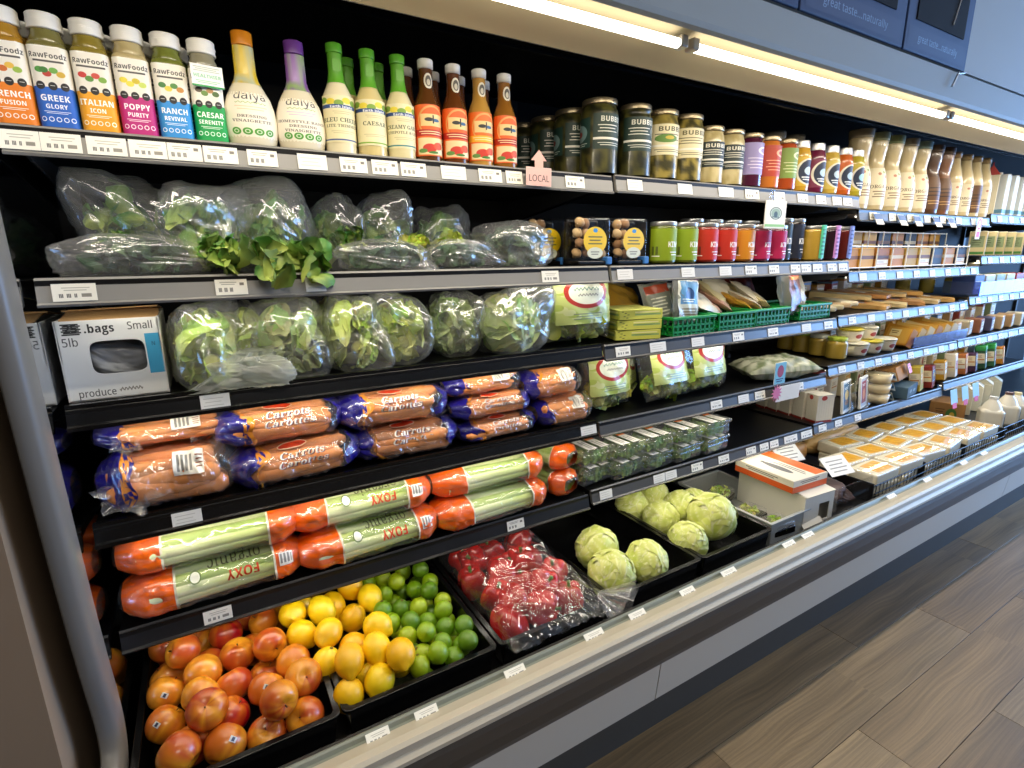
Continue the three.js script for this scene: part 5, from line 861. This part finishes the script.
// ---------- third shelf, right: yellow boxes, green baskets, packets ----------
{
  for (let k = 0; k < 3; k++) {
    const t = thing('yellow_box', `flat yellow-green box, ${['bottom', 'middle', 'top'][k]} of the stack beside the red oval salad bag`, 'box', [1.4, 1.14 + k * .031, -.125], -.3 + k * .05, 'stack of flat yellow-green boxes');
    part('body', rb(.15, .029, .16, .002, 0, .0145, 0), std(0xcfce6a, 0.6), t); part('print', card(.148, .028, P.yellowBox, 0, .0145, .0805), M.print, t); part('print', place(card(.158, .028, P.yellowBox), [-.0755, .0145, 0], [0, -Math.PI / 2, 0]), M.print, t);
  }
  function basket(x, z, w, d, l, turn = 0) {
    const t = thing('green_basket', l, 'basket', [x, 1.139, z], turn, 'green plastic baskets'), h = .055, f = [];
    const side = (len, px, pz, ry) => { const g = []; const n = Math.round(len / .022); for (let i = 0; i <= n; i++) g.push(bx(.006, h, .003, -len / 2 + i * len / n, h / 2, 0)); for (const y of [.012, .03]) g.push(bx(len, .006, .003, 0, y, 0)); return place(merge(g), [px, 0, pz], [0, ry, 0]); };
    part('lattice', merge([side(w, 0, d / 2, 0), side(w, 0, -d / 2, 0), side(d, w / 2, 0, Math.PI / 2), side(d, -w / 2, 0, Math.PI / 2), bx(w, .003, d, 0, .002, 0)]), M.greenPlastic, t);
    part('rim', merge([rb(w + .016, .01, .014, .003, 0, h, d / 2), rb(w + .016, .01, .014, .003, 0, h, -d / 2), rb(.014, .01, d, .003, w / 2, h), rb(.014, .01, d, .003, -w / 2, h)]), M.greenPlastic, t);
    part('liner', bx(w - .01, .036, .002, 0, .02, d / 2 - .004), std(0x0a6a30, 0.5), t);
  }
  basket(1.45, -.32, .19, .2, 'green basket at the back behind the yellow-green boxes'); basket(1.605, -.135, .19, .2, 'green basket holding the blue upright packet'); basket(1.83, -.14, .19, .2, 'green basket holding the pink flat packets'); basket(2.045, -.15, .19, .2, 'green basket holding the orange-topped flat packets'); basket(2.33, -.16, .2, .2, 'green basket under the draped clear pouch');
  const pouch = (name, l, pos, [w, h, t], rot, mat, cell, sd) => { const o = thing(name, l, 'packet', pos, 0, 'packets in the green baskets'); o.rotation.set(...rot); w *= 1.4; h *= 1.3; t *= 1.5; o.position.y += .012; const p = pillow(w, h, t, sd, .005, 12, 12); part('film', merge([p.front, p.back]), mat, o); if (cell) { const q = grid(10, 10, (u, v) => { const a = p.f(.1 + .8 * u, .08 + .84 * v); a[2] += .001; return a; }); part('print', uvTo(q, cell), M.printGloss, o); } return o; };
  const cheese = std(0xead8a0, 0.3, 0, { side: THREE.DoubleSide }), cream = std(0xece2cc, 0.3, 0, { side: THREE.DoubleSide }), pink = std(0xdcae98, 0.3, 0, { side: THREE.DoubleSide }), amber = std(0xdca63a, 0.3, 0, { side: THREE.DoubleSide });
  pouch('packet', 'large cream pouch lying at the back under the shelf rail', [1.54, 1.165, -.36], [.2, .1, .04], [-.45, .2, .05], cheese, null, 2);
  pouch('packet', 'amber cheese pouch leaning behind the grey packet', [1.5, 1.17, -.23], [.13, .1, .035], [-.6, .2, -.1], amber, null, 5);
  pouch('packet', 'cream pouch leaning behind the blue upright packet', [1.68, 1.16, -.2], [.17, .105, .035], [-.5, .1, .05], cream, null, 8);
  pouch('packet', 'grey packet with rust red top beside the blue one', [1.555, 1.155, -.12], [.09, .11, .02], [-.3, -.1, .1], M.haze, P.greyPack, 11);
  pouch('packet', 'blue and white packet standing upright in the basket', [1.625, 1.152, -.085], [.1, .135, .022], [-.15, .1, -.06], M.haze, P.bluePack, 14);
  [[1.8, 'first'], [1.85, 'second'], [1.9, 'third']].forEach(([x, n], i) => pouch('packet', `pink flat packet fanned in its basket, ${n}`, [x - .01, 1.17 + i * .008, -.12], [.07, .17, .016], [-1.2, .45, .0], pink, null, 20 + i));
  pouch('packet', 'clear-topped cream packet standing behind the orange-topped ones', [1.97, 1.165, -.2], [.13, .11, .03], [-.5, .2, 0], cream, null, 26);
  [[2.0, 'first'], [2.05, 'second'], [2.1, 'third']].forEach(([x, n], i) => pouch('packet', `cream flat packet with orange edge, ${n} in its basket`, [x, 1.172 + i * .006, -.1], [.075, .19, .016], [-1.25, .5, 0], [amber, cream, cheese][i], null, 30 + i));
  pouch('packet', 'clear pouch with red and yellow header draped over the basket edge', [2.215, 1.148, -.085], [.11, .15, .04], [-.2, .25, .05], M.haze, P.clearPack, 36);
  pouch('packet', 'white-skinned pouch propped behind the draped clear pouch', [2.31, 1.165, -.13], [.09, .14, .05], [-.4, .2, -.25], cream, null, 38);
  pouch('packet', 'dark red pouch at the back of the draped basket', [2.16, 1.17, -.28], [.2, .12, .05], [-.4, .1, 0], std(0x5c2018, 0.35), null, 40);
  [[1.77, -.1, .3], [1.93, -.16, .5], [2.12, -.14, .35]].forEach(([x, z, a], i) => pouch('packet', `pale soft pouch heaped on the green baskets, ${['above the pink packets', 'between the pink and orange-edged packets', 'before the draped clear pouch'][i]}`, [x, 1.185, z], [.12, .11, .022], [-1.05, a, .1], [cream, cheese, cream][i], null, 70 + i));
  // flat packets fanned on the shelf
  for (let i = 0; i < 6; i++) { const t = thing('flat_packet', `flat cream packet fanned on the third shelf, ${ORD[i]} from the green basket`, 'packet', [2.46 + i * .05, 1.145 + i * .005, -.2], -.75 + i * .02, 'flat packets fanned beside the baskets'); part('body', rb(.075, .02, .3, .006, 0, .011, 0), std([0xe8d8ae, 0xd8b88a, 0xefe4c6][i % 3], 0.4), t); part('stripe', rb(.0755, .0205, .02, .004, 0, .011, .09), std([0xc8a06a, 0xb88a68, 0xd8c08a][i % 3], 0.4), t); }
  for (let i = 0; i < 9; i++) { const t = thing('cheese_packet', `flat wedge packet on the third shelf past the seam, ${ORD[i]} along`, 'packet', [2.87 + (i % 5) * .165, 1.146 + (i > 4 ? .036 : 0), -.17 - (i > 4 ? .08 : 0)], .3 + (i % 3) * .08, 'wedge packets past the seam'); part('wedge', extrudeX([[-.13, 0], [.12, 0], [.12, .014], [-.13, .034]], -.075, .075), std([0xd8a860, 0xe6cf98, 0xc8925a, 0xdcc08c][i % 4], 0.4), t); part('sticker', bx(.05, .001, .04, 0, .024, 0).rotateX(.09), M.paper, t); }
  for (let i = 0; i < 5; i++) jar('olive_jar', `small olive-yellow jar at the back past the wedge packets, ${ORD[i]} along`, 'olive-yellow jars', [3.82 - i * .08 + .12, 1.168, -.1 - i * .085], { r: .036, h: .1, lid: .012, body: 0x9a8a34, cell: null, lidMat: M.tinLid });
  // wire rack on the second shelf of the third section
  const Y = 1.322, r = thing('wire_rack', 'white wire rack of tan packs on the second shelf', 'rack', [0, Y, 0]), wires = [];
  for (const z of [-.045, -.15]) { for (const y of [.01, z < -.1 ? .16 : .095]) wires.push(rod([2.46, y, z], [3.6, y, z], .003)); for (let k = 0; k <= 9; k++) wires.push(rod([2.46 + k * .1267, .0, z], [2.46 + k * .1267, z < -.1 ? .165 : .105, z], .003)); }
  part('wires', merge(wires), M.whiteLid, r); part('step', bx(1.14, .06, .14, 3.03, .03, -.23), M.black, r);
  const cols = [0xd8962c, 0xe0a838, 0xb87420, 0xc88424, 0xc09a3a, 0xd8b04a, 0x2c3238, 0xc0842c, 0x26262a];
  for (const row of [0, 1]) for (let k = 0; k < 9; k++) { const t = thing('tan_pack', `boxed pack in the white wire rack, ${row ? 'rear' : 'front'} row, ${ORD[k]} slot`, 'pack', [2.523 + k * .1267, Y + (row ? .062 : .004), row ? -.21 : -.09], 0, 'packs in the white wire rack'), h = row ? .1 : .085; part('body', rb(.112, h, .075, .004, 0, h / 2, 0), std(cols[(k + row * 2) % 9], 0.6), t); part('band', rb(.1125, .018, .0755, .003, 0, h * .55, 0), std([0x8a5a2a, 0x7a5230, 0x5a3a1c, 0xd8c8a0][(k + row) % 4], 0.6), t); if (k % 3 === 2) part('print', card(.1, .03, P.whitePack, 0, h * .25, .0382), M.print, t); }
  for (let k = 0; k < 5; k++) { const t = thing('green_foot_box', `upright white-edged box with green foot, ${ORD[k]} past the wire rack`, 'box', [3.73 + k * .125, 1.373, -.06], .3, 'upright boxes with green feet'); part('body', rb(.1, .12, .07, .003, 0, .06, 0), std(0xe2dcc8, 0.5), t); part('print', card(.096, .116, P.boxGreen, 0, .06, .0354), M.print, t); part('print', place(card(.066, .116, P.boxGreen), [-.0504, .06, 0], [0, -Math.PI / 2, 0]), M.print, t); }
  const bin = thing('clear_bin', 'clear bluish bin of small boxes at the far third shelf', 'bin', [4.1, 1.168, -.1]); part('bin_walls', merge([bx(.7, .07, .004, 0, .035, .08), bx(.004, .07, .16, -.35, .035, 0), bx(.004, .07, .16, .35, .035, 0)]), phys(0xa8c4f0, 0.15, { transmission: .85, thickness: 0 }), bin); part('ruler', place(rb(.24, .012, .05, .004), [-.32, .1, 0], [0, .6, -.6]), M.cream, bin);
  for (let k = 0; k < 5; k++) { const t = thing('small_box', `small box in the far clear bin, ${['navy', 'white', 'sage', 'cream', 'red'][k]}`, 'box', [3.82 + k * .14, 1.17, -.1], 0, 'small boxes in the far clear bin'); part('body', rb(.12, .1, .1, .004, 0, .05, 0), std([0x26407c, 0xd8d4cc, 0x9aa88a, 0xe0cfa0, 0xb03424][k], 0.5), t); part('print', card(.1, .04, P.whitePack, 0, .05, .0506), M.print, t); }
}
// ---------- fourth shelf, right ----------
{
  const y = .903, o = thing('white_pouch', 'long pale pouch lying on the fourth shelf behind a blue card', 'pouch', [2.215, y, -.12], -.25); { const p = pillow(.35, .14, .075, 50, .008, 40, 26); part('film', paint(merge([p.front, p.back]), (x, y, z) => mixc([0.5, 0.5, 0.36], [0.16, 0.2, 0.09], clamp(0.25 + 1.7 * N(x * 45, y * 45, z * 20), 0, 1))).rotateX(-Math.PI / 2 + .12).translate(0, .034, .06), M.veg, o); part('white_patch', place(rb(.13, .004, .05, .002), [.08, .07, -.02], [.1, 0, -.1]), std(0xd8d8cc, 0.4), o); }
  const c = thing('blue_card', 'small blue card standing on the rail before the pale pouch', 'card', [2.12, .915, -.045]); part('card_board', rb(.07, .085, .002, .0008, 0, .03, 0), M.paper, c); part('card_print', card(.068, .083, P.blueSign, 0, .03, .0012), M.print, c);
  const s = thing('price_card', 'white price card with a pink starburst on the fourth rail', 'card', [2.14, .872, -.018]); part('card_board', rb(.15, .06, .002, .0008), M.paper, s);
  const star = new THREE.Shape(); for (let i = 0; i < 24; i++) { const a = i / 24 * 6.2832, q = i % 2 ? .018 : .034; i ? star.lineTo(Math.cos(a) * q, Math.sin(a) * q) : star.moveTo(q, 0); } part('starburst', new THREE.ExtrudeGeometry(star, { depth: .001, bevelEnabled: false }).translate(-.075, .008, .002), std(0xe07aa4, 0.6), s);
  [[-.12, 'frontmost'], [-.21, 'second'], [-.3, 'third'], [-.39, 'hindmost']].forEach(([z, n], i) => jar('dip_jar', `mustard-yellow tub with white label, ${n} of its column`, 'mustard-yellow tubs in a column', [2.64 + i * .02, .937, z], { r: .042, h: .095, lid: .014, lidMat: std([0xa8b83a, 0xb0b0a0][i % 2], 0.5), body: 0xc0a040, cell: P.tub, y0: .02, lh: .05, arc: 1.2, turn: .6 }));
  for (let k = 0; k < 5; k++) { const t = thing('dip_tub', `white dip tub with red picture, ${ORD[k]} past the mustard-yellow tubs`, 'tub', [2.79 + (k % 3) * .125, .937 + (k > 2 ? .062 : 0), -.12 - (k > 2 ? .03 : 0)], .2, 'white dip tubs'); part('tub', lathe([[0, .001], [.045, .001], [.056, .052], [0, .052]], 26), M.cream, t); part('rim_lid', lathe([[0, .06], [.054, .06], [.058, .057], [.058, .05], [0, .05]], 26), std([0xe8e0c8, 0xd8c23a][k % 2], 0.4), t); part('label', latheLabel([[.0465, .008], [.055, .046]], .001, 2.6, P.tub), M.print, t); }
  for (let k = 0; k < 6; k++) { const t = thing('cheese_wedge', `orange cheese wedge standing in a fan, ${ORD[k]} from the dip tubs`, 'cheese', [3.2 + k * .09, .94, -.13], -.2, 'fanned orange cheese wedges'); t.rotation.z = -.45; part('wedge', extrudeX([[-.07, 0], [.06, 0], [.06, .09], [-.07, .11]], -.02, .02), std([0xcc8a24, 0xe0b860, 0xe8d096][k % 3], 0.45), t); part('print', place(card(.11, .08, P.cheese), [-.0206, .05, 0], [0, -Math.PI / 2, 0]), M.print, t); }
  const bin = thing('cheese_bin', 'clear bin front along the fanned cheese wedges', 'bin', [3.5, .938, -.055]); part('bin_front', bx(.6, .05, .004, 0, .026, 0), phys(0xa8b8e8, 0.15, { transmission: .85, thickness: 0 }), bin);
  for (let k = 0; k < 7; k++) { const t = thing('far_pack', `small far pack on the fourth shelf, ${ORD[k]} past the cheese fan`, 'pack', [3.76 + k * .15, .94, -.12], .2, 'small far packs'); part('body', rb(.11, .08, .08, .006, 0, .04, 0), std([0xc8a070, 0xe0d0b0, 0xa86a4a, 0x5a5a7a, 0xd8b88a][k % 5], 0.5), t); part('print', card(.09, .05, P.whitePack, 0, .04, .0406), M.print, t); }
}
// ---------- fifth shelf, right ----------
{
  const y = .674;
  [[-.1, 'frontmost, its round red mark showing'], [-.165, 'second from the front'], [-.23, 'third from the front'], [-.295, 'fourth from the front'], [-.36, 'hindmost']].forEach(([z, n], i) => { const t = thing('red_foot_carton', `cream carton with dark red foot, ${n}`, 'carton', [2.53 + i * .006, y - .005, z], -.25, 'red-footed cartons in a column'); part('body', rb(.09, .125, .058, .003, 0, .0625, 0), std(0xdcd4c0, 0.6), t); part('print', card(.088, .123, P.redCarton, 0, .0625, .0294), M.print, t); part('print', place(card(.056, .123, P.redCarton), [-.0454, .0625, 0], [0, -Math.PI / 2, 0]), M.print, t); });
  for (const [x, c, l] of [[2.75, P.photoCard, 'clear blister pack with teal picture card'], [2.9, P.redCard, 'clear blister pack with red picture card']]) { const t = thing('blister_pack', l, 'pack', [x, y, -.1], .25, 'blister packs'); t.rotation.x = -.1; part('backing', rb(.125, .145, .006, .003, 0, .075, 0), std(0xc4ccd4, 0.4), t); part('picture', card(.115, .135, c, 0, .075, .0036), M.print, t); part('blister', rb(.118, .138, .035, .012, 0, .075, .014), M.clear, t); part('edge', merge([rb(.13, .008, .012, .003, 0, .004, 0), rb(.13, .008, .012, .003, 0, .146, 0), rb(.008, .145, .012, .003, -.062, .075, 0), rb(.008, .145, .012, .003, .062, .075, 0)]), M.whiteLid, t); }
  for (let k = 0; k < 3; k++) { const t = thing('deli_tub', `round pale deli tub with blue label, ${['lowest', 'middle', 'topmost'][k]} of its stack`, 'tub', [3.06, y + k * .05, -.12], .3, 'stack of pale deli tubs'); part('tub', lathe([[0, .001], [.05, .001], [.056, .042], [0, .042]], 24), std(0xd8c8a0, 0.4), t); part('lid', lathe([[0, .048], [.055, .048], [.058, .045], [.058, .041], [0, .041]], 24), M.clear, t); part('label', place(card(.07, .04, P.blueLid), [.05, .026, .05], [-.3, .5, 0]), M.print, t); }
  const k1 = thing('kraft_box', 'brown open box with dark teal base on the fifth shelf', 'box', [3.3, y, -.15], .2); part('base', rb(.2, .06, .16, .003, 0, .03, 0), std(0x3e5866, 0.6), k1); part('print', card(.196, .058, P.teal, 0, .03, .0806), M.print, k1); part('lid', place(rb(.2, .07, .12, .003), [0, .1, -.03], [-.35, 0, 0]), M.kraft, k1); part('star', place(card(.06, .05, P.pinkStar), [.05, .135, .045], [-.35, 0, 0]), M.print, k1);
  const cols = [0xc8b040, 0x8a2a24, 0xd8a020, 0xe8e0d0, 0xb86a2a, 0x4a2a4c, 0x2c5a3a, 0x3a6a44, 0xd88a2a];
  for (let k = 0; k < 9; k++) { const t = thing('snack_pack', `small upright snack pack past the brown box, ${ORD[k]} along, ${['mustard', 'dark red', 'golden', 'white', 'tan', 'plum', 'dark green', 'leaf green', 'orange'][k]}`, 'pack', [3.48 + k * .135, y + (k > 1 ? .026 : 0), -.12], .25, 'snack packs past the brown box'); t.rotation.x = -.12; part('carton_body', rb(.105, .13 - (k % 3) * .012, .05, .004, 0, .065 - (k % 3) * .006, 0), std(cols[k], 0.45), t); part('print', card(.09, .06, [P.cheese, P.photoCard, P.whitePack, P.redCard][k % 4], 0, .065, .0256), M.print, t); part('print', place(card(.044, .06, P.whitePack), [-.0528, .065, 0], [0, -Math.PI / 2, 0]), M.print, t); if (k === 6 || k === 7) part('green_top', rb(.112, .03, .054, .006, 0, .125, 0), std(0x2f9a4c, 0.4), t); }
  [2.98, 3.12, 3.26].forEach((x, i) => { const t = thing('dangling_tag', `light blue tag dangling from the fifth rail above the window packs, ${ORD[i]} along`, 'tag', [x + .75, .62, -.035], 0, 'light blue dangling tags'); t.rotation.x = -.2; part('tag_card', rb(.08, .08, .0016, .0006), std(0xa8d4ec, 0.6), t); part('tag_foot', rb(.05, .03, .0018, .0006, 0, -.05, 0), std(0xd85a8a, 0.6), t); });
}
// ---------- rows at the back of the right-hand shelves ----------
{
  const tones = [['tan', 0xc89a5c], ['cream', 0xe2d2a8], ['golden', 0xd8a030], ['brick red', 0xa04030], ['sage green', 0x8a9a6a], ['steel blue', 0x6a86a8], ['white', 0xe4e0d4], ['ochre', 0xb98428]];
  const row = (where, y, x0, n, dx, z, h, s) => { for (let i = 0; i < n; i++) { const [nm, c] = tones[(i * 3 + s) % 8], t = thing('boxed_pack', `${nm} boxed pack in the row ${where}, ${ORD[i]} along`, 'pack', [x0 + i * dx, y, z], .12 + (i % 3) * .06, `back row packs ${where}`), hh = h * (1 - (i * 5 % 3) * .1); part('body', rb(dx * .82, hh, .07, .004, 0, hh / 2, 0), std(c, 0.5), t); part('print', card(dx * .66, hh * .5, [P.whitePack, P.cheese, P.tub, P.notice][(i + s) % 4], 0, hh * .55, .0356), M.print, t); part('lid_band', rb(dx * .825, hh * .12, .0705, .003, 0, hh * .93, 0), std(tones[(i * 3 + s + 2) % 8][1], 0.5), t); } };
  row('behind the dip tubs', .936, 2.88, 7, .115, -.3, .135, 0); row('behind the blister packs', .674, 2.82, 8, .12, -.3, .15, 3); row('behind the wedge packets', 1.146, 2.8, 7, .125, -.42, .12, 5); row('behind the small far packs', .939, 3.74, 7, .15, -.26, .15, 2); row('behind the snack packs', .702, 3.78, 7, .14, -.26, .16, 6);
}
// ---------- far end of the deck ----------
{
  const b = thing('produce_box', 'brown carton with green and yellow print beside the milk jugs', 'carton', [4.15, .373, -.2], .35); part('body', rb(.2, .13, .17, .003, 0, .065, 0), M.kraft, b); part('print', card(.15, .1, P.kraftPrint, 0, .065, .0856), M.print, b); part('print', place(card(.13, .1, P.kraftPrint), [-.1006, .065, 0], [0, -Math.PI / 2, 0]), M.print, b);
  const bag = thing('bread_bag', 'long tan wrapped loaf behind the window packs', 'loaf', [3.05, .378, -.315], .05); part('loaf', blob(.24, .062, .07, 15, .1), std(0xc9a468, 0.45), bag); part('band', rb(.1, .004, .05, .002, .02, .106, .01), M.cream, bag);
  const bag2 = thing('bread_bag', 'short tan wrapped loaf behind the clear acrylic bin', 'loaf', [2.64, .378, -.31], .05); part('loaf', blob(.16, .055, .07, 25, .1), std(0xb98a50, 0.45), bag2); part('band', rb(.08, .004, .05, .002, 0, .094, .01), std(0xd89a2c, 0.5), bag2);
  [[4.12, .02, 'nearest the window packs'], [4.32, .03, 'with the grey-brown cap side, second along'], [4.5, .02, 'third along, shorter']].forEach(([x, z, l], i) => { const t = thing('milk_jug', `white plastic milk jug, ${l}`, 'jug', [x, .376, z], .5, 'milk jugs on the deck'); const s = i === 2 ? .85 : 1; part('body', merge([rb(.11, .13 * s, .11, .022, 0, .066 * s, 0, 4), lathe([[.05, .125 * s], [.036, .16 * s], [.022, .178 * s], [.02, .19 * s]], 20)]), gloss(0xe6dfcc, 0.4), t); part('cap', cyl(.021, .02, .014, 0, .186 * s, 0), std([0xd8d4c8, 0x6a5048, 0xe0cf9a][i], 0.4), t); part('label', card(.08, .07, P.jug, 0, .06, .0556), M.print, t); part('handle', new THREE.TorusGeometry(.026, .007, 8, 18, Math.PI).rotateZ(-Math.PI / 2).translate(.046, .13 * s, 0), gloss(0xe6dfcc, 0.4), t); });
  for (let k = 0; k < 4; k++) { const t = thing('back_carton', `cream carton standing at the back of the deck behind the milk jugs, ${ORD[k]} along`, 'carton', [4.42 + k * .15, .373, -.22], .3, 'cream cartons behind the milk jugs'); part('body', rb(.1, .16, .1, .004, 0, .08, 0), M.cream, t); part('gable', extrudeX([[-.05, .16], [0, .195], [0, .21], [.004, .21], [.004, .195], [.05, .16]], -.05, .05), M.cream, t); part('print', card(.09, .1, P.milk, 0, .08, .0506), M.print, t); }
  const w = thing('wire_bin', 'black low bin front before the milk jugs', 'bin', [0, .373, 0]); part('wire_front', merge([rod([3.96, .07, .13], [4.86, .07, .13], .003), rod([3.96, .03, .13], [4.86, .03, .13], .003), ...Array.from({ length: 31 }, (_, k) => rod([3.96 + k * .03, 0, .13], [3.96 + k * .03, .07, .13], .0016, 5))]), M.blackGloss, w);
}
scene.traverse((o) => { if (o.isMesh) o.castShadow = o.receiveShadow = true; });
renderer.render(scene, camera);
